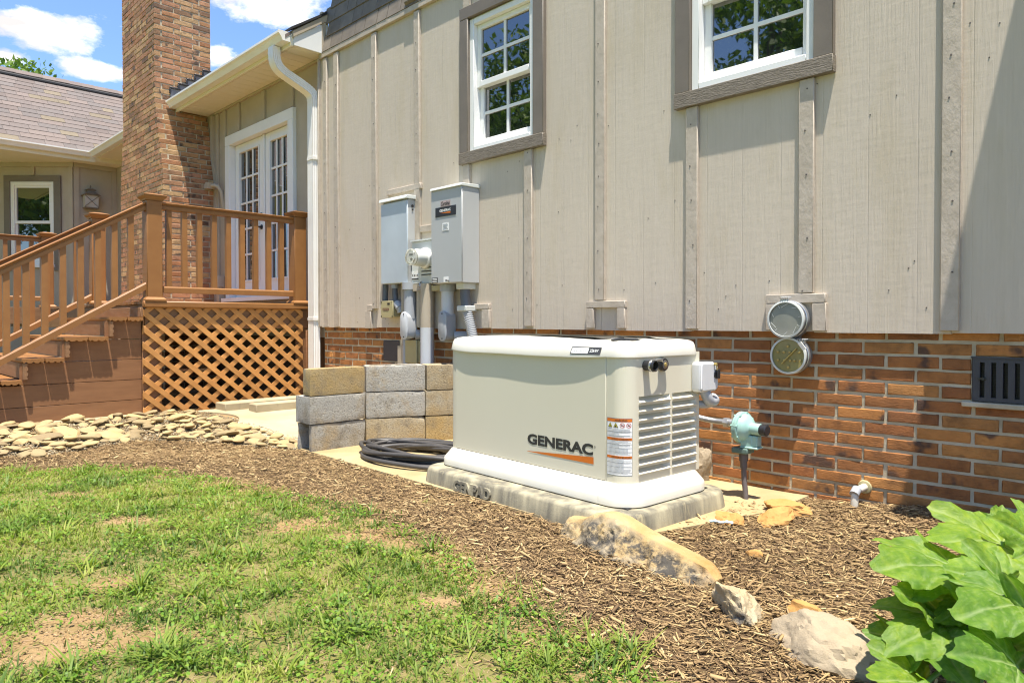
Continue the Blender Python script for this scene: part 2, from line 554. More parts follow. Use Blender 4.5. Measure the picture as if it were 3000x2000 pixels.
def mat_slab():
    m, n, l, b = nt('yellow stained slab')
    v = coords(n, l)
    col = ramp(n, l, nnoise(n, l, v, 2.2, 7, .6), [(.3, (.42, .345, .20)), (.55, (.35, .26, .13)), (.75, (.27, .195, .095))])
    col = mix(n, l, ramp(n, l, nnoise(n, l, v, 14, 5, .7), [(.62, 0), (.8, .6)]), col, (.22, .17, .1))
    l.new(col, b.inputs['Base Color'])
    b.inputs['Roughness'].default_value = .88
    bump(n, l, b, nnoise(n, l, v, 90, 5, .7), .35, .004)
    return m
M['slab'] = mat_slab()
def mat_block(name, a, bcol, c):
    m, n, l, b = nt(name)
    v = coords(n, l, rnd=True)
    col = ramp(n, l, nnoise(n, l, v, 4.5, 6, .65), [(.32, a), (.52, bcol), (.7, c)])
    rust = ramp(n, l, nnoise(n, l, v, 3.1, 7, .7, .6), [(.50, 0), (.66, 1)])
    col = mix(n, l, math_(n, l, 'MULTIPLY', rust, .7), col, (.36, .25, .105))
    damp = ramp(n, l, nnoise(n, l, v, 5.2, 6, .7, .3), [(.54, 0), (.70, 1)])
    col = mix(n, l, math_(n, l, 'MULTIPLY', damp, .6), col, (.15, .125, .095))
    pale = ramp(n, l, nnoise(n, l, v, 8, 6, .75), [(.60, 0), (.72, 1)])
    col = mix(n, l, math_(n, l, 'MULTIPLY', pale, .5), col, (.47, .44, .36))
    col = mix(n, l, 1.0, col, ramp(n, l, nnoise(n, l, v, 85, 4, .7), [(.30, .30), (.42, .95), (.7, 1.18)]), 'MULTIPLY')
    l.new(col, b.inputs['Base Color'])
    b.inputs['Roughness'].default_value = .92
    bump(n, l, b, nnoise(n, l, v, 85, 5, .75), 1.0, .006)
    return m
M['blockgrey'] = mat_block('grey concrete block', (.33, .32, .29), (.37, .355, .315), (.27, .235, .175))
M['blockochre'] = mat_block('ochre stained block', (.345, .275, .16), (.37, .265, .115), (.22, .19, .135))
M['blocktan'] = mat_block('tan concrete block', (.37, .34, .265), (.36, .29, .18), (.28, .225, .14))
M['teal'] = mat('pale teal enamel', (.30, .48, .43), (.27, .44, .395), 6, rough=.4)
M['galv'] = mat('galvanised steel', (.50, .51, .52), (.38, .39, .40), 25, rough=.35, metal=.7)
M['rustpipe'] = mat('dark pipe', (.115, .095, .09), (.085, .07, .068), 20, rough=.6)
M['dial'] = mat('cloudy olive disc', (.24, .215, .085), (.30, .26, .10), 6, rough=.25)
M['dialgrey'] = mat('cloudy grey disc', (.19, .20, .175), (.25, .25, .215), 5, rough=.15)
M['brass'] = mat('brass', (.55, .43, .15), (.42, .31, .1), 30, rough=.4, metal=.5)
M['ventpaint'] = mat('charcoal vent', (.045, .046, .056), (.055, .056, .066), 8, rough=.55)
M['mesh'] = mat('vent mesh wire', (.045, .045, .042), (.07, .066, .055), 60, rough=.5, metal=.4)
M['wood'] = mat('weathered stick', (.30, .24, .16), (.2, .15, .1), 12, rough=.8)
M['bark'] = mat('bark', (.12, .09, .06), (.07, .055, .04), 9, (1, 1, .3), .9, .6, 20)
M['lanternmetal'] = mat('taupe lantern', (.20, .165, .13), (.17, .14, .11), 10, rough=.55)
M['frost'] = mat('frosted pane', (.50, .46, .40), (.46, .42, .36), 8, rough=.3)
M['flash'] = mat('grey flashing', (.25, .26, .28), (.17, .175, .19), 8, rough=.5)
M['tar'] = mat('black sealant', (.018, .018, .02), (.05, .05, .055), 40, rough=.35, bmp=.8, bscale=60)
M['ridge'] = mat('black ridge vent', (.02, .02, .022), None, 5, rough=.7)
def mat_stone(name, stops, sc=5.0, extra=None, b_=0.5, rnd=True):
    m, n, l, b = nt(name)
    v = coords(n, l, rnd=rnd)
    col = ramp(n, l, nnoise(n, l, v, sc, 7, .6, .4), stops)
    if rnd:
        oi = n.new('ShaderNodeObjectInfo')
        col = mix(n, l, 1.0, col, ramp(n, l, oi.outputs['Random'], [(0, (.62, .58, .54)), (.5, (1.0, .95, .85)), (1, (1.2, 1.12, .92))]), 'MULTIPLY')
    if extra:
        esc, e0, e1, ec = extra
        col = mix(n, l, ramp(n, l, nnoise(n, l, v, esc, 8, .72), [(e0, 0), (e1, 1)]), col, ec)
    l.new(col, b.inputs['Base Color'])
    b.inputs['Roughness'].default_value = .85
    bump(n, l, b, nnoise(n, l, v, 38, 7, .68), b_, .008)
    return m
M['river'] = mat_stone('river stone', [(.25, (0.310, 0.254, 0.155)), (.5, (0.370, 0.291, 0.159)), (.75, (0.301, 0.217, 0.111))], 6, (18, .62, .8, (0.189, 0.156, 0.111)), .3)
M['rockpale'] = mat_stone('pale fieldstone', [(.3, (.42, .365, .265)), (.5, (.37, .285, .165)), (.7, (.35, .22, .09))], 3.2, (11, .56, .66, (.09, .08, .07)), .8, False)
M['rocktan'] = mat_stone('tan fieldstone', [(.3, (.27, .215, .145)), (.5, (.33, .265, .18)), (.7, (.22, .16, .10))], 3.5, (8, .60, .74, (.17, .15, .125)), .7, False)
M['rockorange'] = mat_stone('orange fieldstone', [(.3, (.40, .195, .05)), (.55, (.45, .245, .075)), (.75, (.33, .135, .03))], 7, (16, .62, .76, (.24, .11, .04)), .7, False)
def mat_boulder():
    """tan sandstone whose rough broken flank carries black lichen"""
    m, n, l, b = nt('sandstone with black lichen')
    v = coords(n, l)
    col = ramp(n, l, nnoise(n, l, v, 4, 6, .6, .5), [(.3, (.44, .345, .19)), (.52, (.40, .275, .115)), (.72, (.36, .20, .06))])
    at = n.new('ShaderNodeAttribute'); at.attribute_name = 'flank'
    sp = ramp(n, l, nnoise(n, l, v, 17, 9, .75), [(.47, 1), (.58, 0)])
    big = ramp(n, l, nnoise(n, l, v, 6, 4, .6), [(.34, .3), (.5, 1)])
    li = math_(n, l, 'MULTIPLY', math_(n, l, 'MULTIPLY', sp, big), at.outputs['Fac'])
    base2 = ramp(n, l, nnoise(n, l, v, 9, 6, .7), [(.35, (.40, .36, .28)), (.6, (.33, .235, .11))])
    col = mix(n, l, math_(n, l, 'MULTIPLY', at.outputs['Fac'], .8), col, base2)
    col = mix(n, l, math_(n, l, 'MULTIPLY', li, .92), col, (.035, .034, .033))
    l.new(col, b.inputs['Base Color'])
    b.inputs['Roughness'].default_value = .88
    bump(n, l, b, nnoise(n, l, v, 42, 8, .7), .9, .012)
    return m
M['boulder'] = mat_boulder()
def mat_ground():
    m, n, l, b = nt('soil, mulch and lawn')
    v = coords(n, l)
    at = n.new('ShaderNodeAttribute'); at.attribute_name = 'cover'
    sep = n.new('ShaderNodeSeparateColor')
    l.new(at.outputs['Color'], sep.inputs[0])
    soil = ramp(n, l, nnoise(n, l, v, 6, 8, .65), [(.28, (.26, .165, .075)), (.5, (.36, .235, .11)), (.75, (.43, .30, .155))])
    soil = mix(n, l, ramp(n, l, nnoise(n, l, v, 60, 5, .7), [(.55, 0), (.75, .6)]), soil, (.24, .14, .065))
    mul = ramp(n, l, nnoise(n, l, v, 38, 6, .7), [(.3, (.07, .045, .026)), (.55, (.155, .10, .055)), (.75, (.25, .17, .095))])
    lawn = ramp(n, l, nnoise(n, l, v, 9, 7, .65), [(.3, (.10, .14, .03)), (.55, (.17, .20, .055)), (.75, (.27, .235, .10))])
    col = mix(n, l, sep.outputs[0], soil, mul)
    col = mix(n, l, sep.outputs[1], col, lawn)
    l.new(col, b.inputs['Base Color'])
    b.inputs['Roughness'].default_value = .95
    b.inputs['Specular IOR Level'].default_value = .15
    bump(n, l, b, nnoise(n, l, v, 55, 8, .75), .9, .015)
    return m
M['ground'] = mat_ground()
M['chips'] = mat_attr('wood mulch chips', [(0, (.06, .037, .019)), (.2, (.155, .097, .046)), (.5, (.285, .186, .088)), (.78, (.41, .285, .135)), (1, (.57, .435, .225))], .85, bmp=.3)
M['grass'] = mat_attr('grass blades', [(0, (0.063, 0.121, 0.022)), (.3, (0.131, 0.205, 0.031)), (.6, (0.220, 0.284, 0.044)), (.86, (0.326, 0.347, 0.070)), (.93, (0.414, 0.289, 0.188)), (1, (0.476, 0.315, 0.226))], .55, trans=.35)
M['clover'] = mat_attr('clover leaves', [(0, (.09, .19, .02)), (.5, (.15, .27, .028)), (1, (.24, .33, .04))], .5, trans=.35)
M['leaves'] = mat_attr('tree leaves', [(0, (0.056, 0.108, 0.017)), (.5, (0.119, 0.203, 0.029)), (1, (0.210, 0.297, 0.042))], .5, trans=.3)
def mat_bigleaf():
    m, n, l, b = nt('broad garden leaf')
    v = coords(n, l, rnd=True)
    at = n.new('ShaderNodeAttribute'); at.attribute_name = 'vein'
    col = ramp(n, l, nnoise(n, l, v, 7, 5, .6), [(.3, (0.102, 0.222, 0.031)), (.52, (0.175, 0.310, 0.039)), (.72, (0.278, 0.399, 0.045)), (.82, (0.434, 0.465, 0.054))])
    oi = n.new('ShaderNodeObjectInfo')
    col = mix(n, l, 1.0, col, ramp(n, l, oi.outputs['Random'], [(0, (.72, .82, .8)), (1, (1.25, 1.12, .8))]), 'MULTIPLY')
    col = mix(n, l, math_(n, l, 'MULTIPLY', at.outputs['Fac'], .8), col, (.44, .53, .24))
    l.new(col, b.inputs['Base Color'])
    b.inputs['Roughness'].default_value = .42
    b.inputs['Specular IOR Level'].default_value = .42
    bump(n, l, b, nnoise(n, l, v, 45, 5, .6), .35, .006)
    out = n['Material Output']
    tr = n.new('ShaderNodeBsdfTranslucent')
    l.new(mix(n, l, 1.0, col, (1.25, 1.3, .5), 'MULTIPLY'), tr.inputs['Color'])
    ms = n.new('ShaderNodeMixShader'); ms.inputs[0].default_value = .5
    l.new(b.outputs[0], ms.inputs[1]); l.new(tr.outputs[0], ms.inputs[2])
    l.new(ms.outputs[0], out.inputs['Surface'])
    return m
M['bigleaf'] = mat_bigleaf()
M['stem'] = mat('green stem', (.16, .25, .06), (.12, .2, .05), 20, rough=.5)

# ------------------------------------------------------------------ ground
def sstep(t):
    t = np.clip(t, 0, 1)
    return t * t * (3 - 2 * t)
def gz(x, y):
    x = np.asarray(x, float); y = np.asarray(y, float)
    a = 0.10 * sstep((-4.5 - x) / 1.9)
    b = 0.075 * sstep((x + 1.6) / 1.0) * sstep((y + 1.1) / 1.1)
    c = 0.012 * np.sin(x * 2.3 + 1.1) * np.sin(y * 2.9 + .4) * sstep((-1.45 - y) / .5)
    return a + b + c
def gzf(x, y):
    return float(gz(x, y))
BX = [-30, -8, -5.6, -4.97, -4.73, -4.0, -3.16, -2.82, -1.93, -1.46, -1.14, -.5, 1.5, 30]
BY = [-6, -3.6, -3.05, -2.62, -2.2, -1.9, -1.78, -1.72, -1.86, -1.98, -2.06, -2.28, -2.9, -6]
def border(x):
    return np.interp(x, BX, BY)
PATCH = [(-2.84, -2.06, .15, .08), (-2.70, -2.82, .09, .06), (-2.30, -3.10, .20, .12), (-4.19, -2.64, .11, .05), (-2.50, -1.93, .12, .07), (-3.47, -2.57, .09, .05), (-2.16, -2.88, .10, .05), (-1.75, -2.15, .06, .04), (-2.45, -3.0, .12, .06)]
def bare(x, y):
    """0..1: how bare of grass the lawn is at x, y"""
    d = np.zeros_like(x)
    for px, py, rx, ry in PATCH:
        # patches stretch along the camera's right-hand diagonal
        u = ((x - px) * CP + (y - py) * SP) / (rx * 1.25)
        w = (-(x - px) * SP + (y - py) * CP) / (ry * 1.5)
        d = np.maximum(d, 1.25 - (u * u + w * w))
    d = d + .5 * np.sin(x * 31 + y * 17) * np.sin(y * 37 - x * 11) * (d > 0)
    return np.clip(d, 0, .93)

xs = np.concatenate([[-600, -250, -120, -60, -35, -24, -18, -14, -11, -9], np.arange(-8, 1.6, .05), [2, 3, 5, 9, 16, 30, 60, 150, 600]])
ys = np.concatenate([[-600, -250, -120, -60, -30, -18, -12, -9, -7, -5.5], np.arange(-5, .31, .05), [.6, 1.5, 4, 9, 16, 30, 80, 250, 600]])
GX, GY = np.meshgrid(xs, ys)
GZ = gz(GX, GY)
nx, ny = len(xs), len(ys)
me = bpy.data.meshes.new('ground')
vv = np.stack([GX, GY, GZ], -1).reshape(-1, 3)
idx = np.arange(nx * ny).reshape(ny, nx)
ff = np.stack([idx[:-1, :-1], idx[:-1, 1:], idx[1:, 1:], idx[1:, :-1]], -1).reshape(-1, 4)
me.from_pydata(vv.tolist(), [], ff.tolist())
wob = .07 * np.sin(GX * 7.1) + .05 * np.sin(GX * 17 + GY * 9)
mulch = sstep((GY - border(GX) + wob + .05) / .16)
nearlawn = sstep((GX + 9) / 1.5) * sstep((GY + 5) / 1.2) * sstep((1.6 - GX) / 1)
bar_ = bare(GX.reshape(-1), GY.reshape(-1)).reshape(GX.shape)
stonebed = sstep((-4.4 - GX) / .2) * sstep((GX + 6.8) / .2) * sstep((GY + 3.0) / .2) * (GY > border(GX) + .35)
mulch = mulch * (1 - .75 * stonebed)
lawn = nearlawn * (1 - mulch) * .62 * (1 - bar_) * sstep((border(GX) - GY - .05) / .2) + (1 - mulch) * (1 - sstep((GX + 9) / 1.5) * sstep((-GY - 0) / 1) * sstep((GY + 5) / 1.2) * sstep((1.6 - GX) / 1))
cols = np.zeros((nx * ny, 4)); cols[:, 0] = mulch.reshape(-1); cols[:, 1] = lawn.reshape(-1); cols[:, 3] = 1
ca = me.color_attributes.new('cover', 'FLOAT_COLOR', 'POINT')
ca.data.foreach_set('color', cols.reshape(-1))
me.polygons.foreach_set('use_smooth', [True] * len(me.polygons))
me.materials.append(M['ground'])
tag(link('ground', me), kind='structure')

def slab_sheet(name, x0, x1, y0f, y1, h, mat_, n=24):
    """a thin concrete sheet that follows the ground; y0f(x) is its front edge"""
    mb = MB()
    xs_ = np.linspace(x0, x1, n)
    rings = []
    for x in xs_:
        f = y0f(x)
        pts = []
        for t in np.linspace(0, 1, 7):
            y = f + (y1 - f) * t
            pts.append((x, y, gzf(x, y) + h))
        rings.append([(x, f, gzf(x, f) - .08)] + pts + [(x, y1, gzf(x, y1) - .08)])
    mb.loft(rings, cap=True, closed=True)
    return tag(mb.build(name, mat_, smooth=30), kind='structure')
slab_sheet('concrete_slab', -4.62, -1.47, lambda x: -1.165 - .05 * (x + 4.34) / 2.1 + (.85 * max(0, (x + 1.72) / .25)), .025, .014, M['slab'], 40)
slab_sheet('concrete_path', -6.44, -4.66, lambda x: -1.12 + .12 * math.sin(x * 5), .02, .012, M['concrete'])

# ------------------------------------------------------------------ house
HOUSE = thing('house', 'greige board and batten house wall with two white windows and a white french door', 'house', (-3, 0, 0))
BAT = [-6.155, -5.958, -5.32, -4.69, -4.07, -3.42, -2.785, -2.125, -1.478, -.838, -.2, .44]
ZB = .852
def siding(x0, x1, z0, z1, y=0.0, th=.05):
    return MB().box(x0 + .001, x1 - .001, y, y + th, z0, z1).build('siding_panel', M['siding'], HOUSE)
W1 = dict(x0=-4.04, x1=-3.362, z0=2.192, z1=3.19)
W2 = dict(x0=-2.135, x1=-1.44, z0=2.215, z1=3.21)
ed = [-6.275, -5.958, -5.32, -4.69, -4.04, -3.362, -2.785, -2.135, -1.44, -.838, -.2, .6]
for a, b in zip(ed[:-1], ed[1:]):
    zb = ZB + random.uniform(-.004, .006)
    if a == -4.04:
        siding(a, b, zb, W1['z0']); siding(a, b, W1['z1'], 3.47)
    elif a == -2.135:
        siding(a, b, zb, W2['z0']); siding(a, b, W2['z1'], 3.47)
    else:
        siding(a, b, zb, 3.47)
def batten(x, z0, z1, w=.072, y=0.0, th=.025):
    p = x + random.uniform(-.003, .003)
    return MB().box(p - w / 2, p + w / 2, y - th, y, z0, z1).build('batten', M['batten'], HOUSE, bevel=.003, seg=1)
batten(-6.155, .855, 3.46, .066); batten(-5.958, .858, 3.46, .078)
for x, z0, z1 in [(-5.32, 1.02, 3.46), (-4.69, 1.0, 3.46), (-4.07, 1.5, 2.105), (-4.07, 3.295, 3.46), (-3.42, .872, 2.105), (-2.785, 1.04, 3.46), (-2.125, .862, 2.12), (-1.478, 1.048, 2.12), (-.838, .862, 3.46), (-.2, .862, 3.46), (.44, .862, 3.46)]:
    batten(x, z0, z1, .074)
def board(x0, x1, z0, z1, y0=-.026, y1=0.0, m='batten', name='trim_board'):
    return MB().box(x0, x1, y0, y1, z0, z1).build(name, M[m], HOUSE, bevel=.003, seg=1)
# small framed cut-outs at the foot of the siding
board(-2.892, -2.585, .992, 1.035); board(-2.892, -2.832, .862, .990); board(-2.645, -2.588, .862, .990)
board(-1.682, -1.376, .998, 1.044); board(-1.682, -1.632, .860, .996); board(-1.440, -1.372, .857, .996)
board(-5.46, -5.37, .846, 1.0); board(-5.43, -5.345, 1.002, 1.055)
board(-3.99, -3.815, .998, 1.04); board(-3.895, -3.812, .858, .996)
board(-5.12, -4.64, 2.0, 2.045); board(-4.65, -4.30, 1.64, 1.69)
# rusty nail heads down the battens and a few in the panels
nh = MB()
for x in (-6.155, -5.958, -5.32, -4.69, -3.42, -2.785, -2.125, -1.478, -.838):
    z = .95 + random.uniform(0, .2)
    while z < 3.4:
        if not (x in (-3.42, -2.125, -1.478) and z > 2.1):
            nh.lathe([(.0045, -.001), (.004, .002)], (x + random.uniform(-.012, .012), -.0255, z), (0, -1, 0), 6)
        z += random.uniform(.18, .34)
for _ in range(70):
    nh.lathe([(.0035, -.001), (.003, .0016)], (random.uniform(-6.1, -.4), -.0005, random.choice((.89, .90, 1.5, 1.9)) + random.uniform(-.02, .3)), (0, -1, 0), 6)
tag(nh.build('nail_heads', M['rustpipe'], HOUSE), kind='stuff')
# frieze board below the mansard
MB().box(-6.26, .6, -.03, .02, 3.472, 3.522).build('frieze_board', M['batten'], HOUSE, bevel=.003, seg=1)
MB().box(-6.29, -6.262, -.03, .05, .86, 3.49).build('corner_board', M['batten'], HOUSE, bevel=.003, seg=1)

def window(w, trim_x0, trim_x1, trim_z0, trim_z1, sillw=.086):
    x0, x1, z0, z1 = w['x0'], w['x1'], w['z0'], w['z1']
    fr = MB()   # vinyl frame: a deep ring
    t = .045
    fr.box(x0, x0 + t, -.012, .1, z0, z1).box(x1 - t, x1, -.012, .1, z0, z1).box(x0 + t, x1 - t, -.012, .1, z0, z0 + .035).box(x0 + t, x1 - t, -.012, .1, z1 - t, z1)
    W = fr.build('window', M['vinyl'], HOUSE, bevel=.003, seg=1)
    # boards of the surround
    def tb(a, b, c, d, m='trim', y=-.036):
        MB().box(a, b, y, 0, c, d).build('trim_board', M[m], W, bevel=.003, seg=1)
    tb(trim_x0, x0 - .001, trim_z0 + sillw + .001, trim_z1 - .092)
    tb(x1 + .001, trim_x1, trim_z0 + sillw + .001, trim_z1 - .092)
    tb(trim_x0, trim_x1, trim_z1 - .09, trim_z1)
    tb(trim_x0 - .004, trim_x1 + .004, trim_z0, trim_z0 + sillw, 'trimgrain', -.042)
    zm = (z0 + z1) / 2 + .005
    ix0, ix1 = x0 + t + .001, x1 - t - .001
    for (za, zb, yy, bot, top) in ((zm - .02, z1 - t - .001, .022, .042, .04), (z0 + .036, zm + .02, .052, .062, .04)):
        st = .042
        sh = MB().box(ix0, ix0 + st, yy, yy + .03, za, zb).box(ix1 - st, ix1, yy, yy + .03, za, zb)
        sh.box(ix0 + st, ix1 - st, yy - .004, yy + .03, za, za + bot).box(ix0 + st, ix1 - st, yy, yy + .03, zb - top, zb)
        sh.build('sash', M['vinyl'], W, bevel=.003, seg=1)
        gx0, gx1, gz0, gz1 = ix0 + st, ix1 - st, za + bot, zb - top
        mx, mz = (gx0 + gx1) / 2, (gz0 + gz1) / 2
        MB().box(mx - .011, mx + .011, yy + .008, yy + .016, gz0, gz1).build('muntin', M['vinyl'], W)
        for a, b in ((gx0, mx - .011), (mx + .011, gx1)):
            MB().box(a, b, yy + .0085, yy + .0155, mz - .011, mz + .011).build('muntin', M['vinyl'], W)
        for a, b in ((gx0, mx), (mx, gx1)):
            for c, d in ((gz0, mz), (mz, gz1)):
                tl = random.uniform(-.0015, .0015)
                MB().add([(a, yy + .018 + tl, c), (b, yy + .018, c), (b, yy + .018 - tl, d), (a, yy + .018, d)], [(0, 1, 2, 3)]).build('pane', M['glass'], W, recalc=False)
    MB().box(x0, x1, .1, .12, z0, z1).build('window_back', M['black'], W)
window(W1, -4.135, -3.262, 2.106, 3.29)
window(W2, -2.23, -1.345, 2.122, 3.31)

# mansard of shakes over the frieze, its eave high above the picture
MB().prism([(.02, 3.524), (.02, 3.6), (.30, 5.4), (1.2, 5.4), (1.2, 3.524)], 'x', -6.2, 1.5).build('mansard_wall', M['taupe'], HOUSE)
shv = []
for w in (.16, .195, .23):
    b = MB().prism([(-.006, -.012), (.006, -.012), (.006, .165), (0, .165)], 'x', -w / 2 + .003, w / 2 - .003)
    shv.append((w, b.mesh('shake', M['shake'])))
for r in range(9):
    x = -6.235 + (.09 if r % 2 else 0)
    z = 3.535 + .142 * r
    while x < -1.2 - .55 * 0:
        w, m_ = random.choice(shv)
        if x + w > -1.2: break
        yb = .006 + (z - 3.6) * .155 - .012
        if r > 3 and x > -3.4: break
        piece('shake', m_, HOUSE, (x + w / 2, yb - .009, z), (R_(-8 - 2), 0, R_(random.uniform(-.6, .6))))
        x += w
MB().box(-6.235, -6.19, -.03, .012, 3.524, 3.92).build('corner_board', M['taupe'], HOUSE)
MB().box(-6.5, 3, -.26, 2.4, 5.38, 5.5).build('eave_overhang', M['soffit'], HOUSE)
# little vent hood on the frieze
hood = MB().prism([(-.05, 3.56), (-.02, 3.535), (-.0, 3.53), (-.0, 3.74), (-.03, 3.74)], 'x', -4.83, -4.64)
hood.build('vent_hood', M['shake'], HOUSE, bevel=.006)
# roof over the porch to the right: out of the frame, its shade falls on the wall at the right
MB().prism([(-.66, 3.26), (0, 3.34), (0, 3.46), (-.66, 3.38)], 'x', -.38, 3.2).build('porch_roof', M['soffit'], HOUSE)

# ---- one storey part with the french door
DWY = .05
MB().box(-13.05, -8.50, DWY, DWY + .06, .75, 3.62).box(-6.95, -6.296, DWY, DWY + .06, .75, 3.62).box(-8.50, -6.95, DWY, DWY + .06, 3.08, 3.62).box(-8.50, -6.95, DWY, DWY + .06, .75, 1.16).build('door_wall', M['taupe'], HOUSE)
for a, b, c, d in [(-8.9, -8.246, .8, 3.495), (-8.246, -7.587, 3.16, 3.495), (-7.587, -6.932, 3.16, 3.495), (-6.86, -6.30, .8, 3.495), (-8.66, -8.585, .8, 3.16)]:
    pass
for x, z0 in [(-8.86, .8), (-8.64, .8), (-8.246, 3.17), (-7.587, 3.17), (-6.932, 3.17)]:
    MB().box(x - .036, x + .036, DWY - .024, DWY, z0, 3.495).build('batten', M['taupe'], HOUSE, bevel=.003, seg=1)
MB().box(-8.93, -6.296, DWY - .03, DWY, 3.497, 3.53).build('frieze_board', M['taupe'], HOUSE)
# french door
dx0, dx1, dz0, dz1 = -8.58, -6.865, 1.145, 3.155
cs_ = MB().box(dx0, dx0 + .12, DWY - .04, DWY + .1, dz0 + .05, dz1 - .12).box(dx1 - .12, dx1, DWY - .04, DWY + .1, dz0 + .05, dz1 - .12).box(dx0, dx1, DWY - .04, DWY + .1, dz1 - .12, dz1)
FD = cs_.build('french_door', M['doorpaint'], HOUSE, bevel=.004, seg=1)
MB().box(dx0 - .02, dx1, DWY - .09, DWY + .08, dz0, dz0 + .048).build('threshold', M['doorpaint'], FD, bevel=.003, seg=1)
gy = DWY + .055
for lx0, lx1 in ((-8.452, -7.69), (-7.655, -6.99)):
    g0, g1 = lx0 + .13, lx1 - .13
    gz0_, gz1_ = 1.40, 2.925
    lf = MB().box(lx0, g0, gy - .02, gy + .025, dz0 + .05, dz1 - .125).box(g1, lx1, gy - .02, gy + .025, dz0 + .05, dz1 - .125)
    lf.box(g0, g1, gy - .02, gy + .025, dz0 + .05, gz0_).box(g0, g1, gy - .02, gy + .025, gz1_, dz1 - .125)
    lf.build('door_leaf', M['doorpaint'], FD, bevel=.003, seg=1)
    bd = MB()
    e = .022
    bd.box(g0 - e, g0, gy - .03, gy - .021, gz0_ - e, gz1_ + e).box(g1, g1 + e, gy - .03, gy - .021, gz0_ - e, gz1_ + e).box(g0, g1, gy - .03, gy - .021, gz0_ - e, gz0_).box(g0, g1, gy - .03, gy - .021, gz1_, gz1_ + e)
    bd.build('glazing_bead', M['doorpaint'], FD, bevel=.003, seg=1)
    pw, ph = (g1 - g0) / 3, (gz1_ - gz0_) / 5
    for i in (1, 2):
        MB().box(g0 + pw * i - .011, g0 + pw * i + .011, gy - .018, gy - .004, gz0_, gz1_).build('muntin', M['doorpaint'], FD)
    for k in range(1, 5):
        for i in range(3):
            MB().box(g0 + pw * i + .0115, g0 + pw * (i + 1) - .0115, gy - .0175, gy - .0045, gz0_ + ph * k - .011, gz0_ + ph * k + .011).build('muntin', M['doorpaint'], FD)
    for i in range(3):
        for k in range(5):
            t = random.uniform(-.004, .004)
            a, b, c, d = g0 + pw * i, g0 + pw * (i + 1), gz0_ + ph * k, gz0_ + ph * (k + 1)
            MB().add([(a, gy + t, c), (b, gy, c), (b, gy - t, d), (a, gy, d)], [(0, 1, 2, 3)]).build('pane', M['glass'], FD, recalc=False)
MB().box(-7.695, -7.65, gy - .034, gy - .021, dz0 + .05, dz1 - .125).build('astragal', M['doorpaint'], FD, bevel=.003, seg=1)
kn = MB().lathe([(.028, 0), (.028, .008), (.011, .012), (.011, .045), (.026, .055), (.03, .07), (.022, .085)], (-7.75, gy - .02, 1.99), (0, -1, 0), 18)
kn.lathe([(.024, 0), (.024, .012), (.016, .02)], (-7.75, gy - .02, 2.13), (0, -1, 0), 16)
kn.build('knob', M['black'], FD, smooth=40)
MB().box(dx0 + .1, dx1 - .1, DWY + .101, DWY + .13, dz0, dz1).build('door_back', M['black'], FD)

# roof, soffit and gable return of that part
SOFZ = 3.522
RP = lambda y, o=0: 3.60 + o + .8 * (y + .36)
MB().prism([(-.40, RP(-.40, .0)), (3.0, RP(3.0)), (3.0, RP(3.0, .06)), (-.40, RP(-.40, .035))], 'x', -14.2, -6.215).build('roof', M['shingle'], HOUSE)
SOF = MB().box(-12.704, -6.215, -.315, DWY - .001, SOFZ + .014, SOFZ + .024).build('soffit', M['soffit'], HOUSE)
x = -9.12
while x < -6.24:
    w = min(.148, -6.222 - x)
    MB().box(x + .002, x + w - .002, -.30, DWY - .031, SOFZ, SOFZ + .013).build('soffit_board', M['soffit'], SOF, bevel=.002, seg=1)
    x += .15
MB().box(-12.6, -6.212, -.345, -.317, SOFZ - .012, SOFZ + .10).build('fascia_board', M['soffit'], HOUSE, bevel=.003, seg=1)
MB().prism([(-.318, SOFZ - .004), (.04, SOFZ - .004), (.04, 3.84), (-.318, 3.60)], 'x', -6.212, -6.196).build('gable_return', M['fascia'], HOUSE)
MB().prism([(-.335, 3.585), (.03, 3.84), (.03, 3.91), (-.335, 3.645)], 'x', -6.218, -6.184).build('rake_board', M['taupe'], HOUSE, bevel=.003, seg=1)
MB().prism([(-.36, 3.648), (.02, 3.905), (.02, 3.93), (-.36, 3.672)], 'x', -6.3, -6.175).build('roof_edge', M['ridge'], HOUSE)
# ---- left wing across the far end of the deck
RW = SP  # frontal bay wall runs along the camera's right-hand diagonal
WC = (-13.05, -.574, 0)
MB().box(-13.11, -13.05, -.574, DWY, .3, 3.47).build('wing_wall', M['taupe'], HOUSE)
MB().box(-13.05, -13.025, -.574, -.5, .3, 3.40).build('batten', M['taupe'], HOUSE)
MB().box(-13.05, -13.025, -.02, DWY - .002, .3, 3.40).build('corner_board', M['taupe'], HOUSE)
MB().box(-13.05, -13.02, -.574, DWY - .002, 3.402, 3.47).build('frieze_board', M['taupe'], HOUSE)
def wing(name, mb, m, parent=HOUSE, **k):
    o = mb.build(name, M[m], None, local=True, **k)
    base = WL[HOUSE]
    o.parent = parent
    if parent is HOUSE:
        o.location = (WC[0] - base[0], WC[1] - base[1], WC[2] - base[2])
        o.rotation_euler = (0, 0, PSI)
    WL[o] = (0, 0, 0)
    return o
DW = 11.372
def wr(px): return (px - 1500) / FPX * DW + 7.066
def wzz(py): return EYE + (944 - py) / FPX * DW
wx0, wx1, wz0, wz1 = wr(37), wr(164), 1.83, wzz(534)
wing('bay_wall', MB().box(-3.2, wx0, 0, .06, .3, 3.47).box(wx1, 0, 0, .06, .3, 3.47).box(wx0, wx1, 0, .06, .3, wz0).box(wx0, wx1, 0, .06, wz1, 3.47), 'taupe')
wing('frieze_board', MB().box(-3.2, .01, -.03, 0, 3.40, 3.47), 'taupe')
wing('batten', MB().box(wr(102) - .035, wr(102) + .035, -.026, 0, wzz(516) + .002, 3.40), 'taupe', bevel=.003, seg=1)
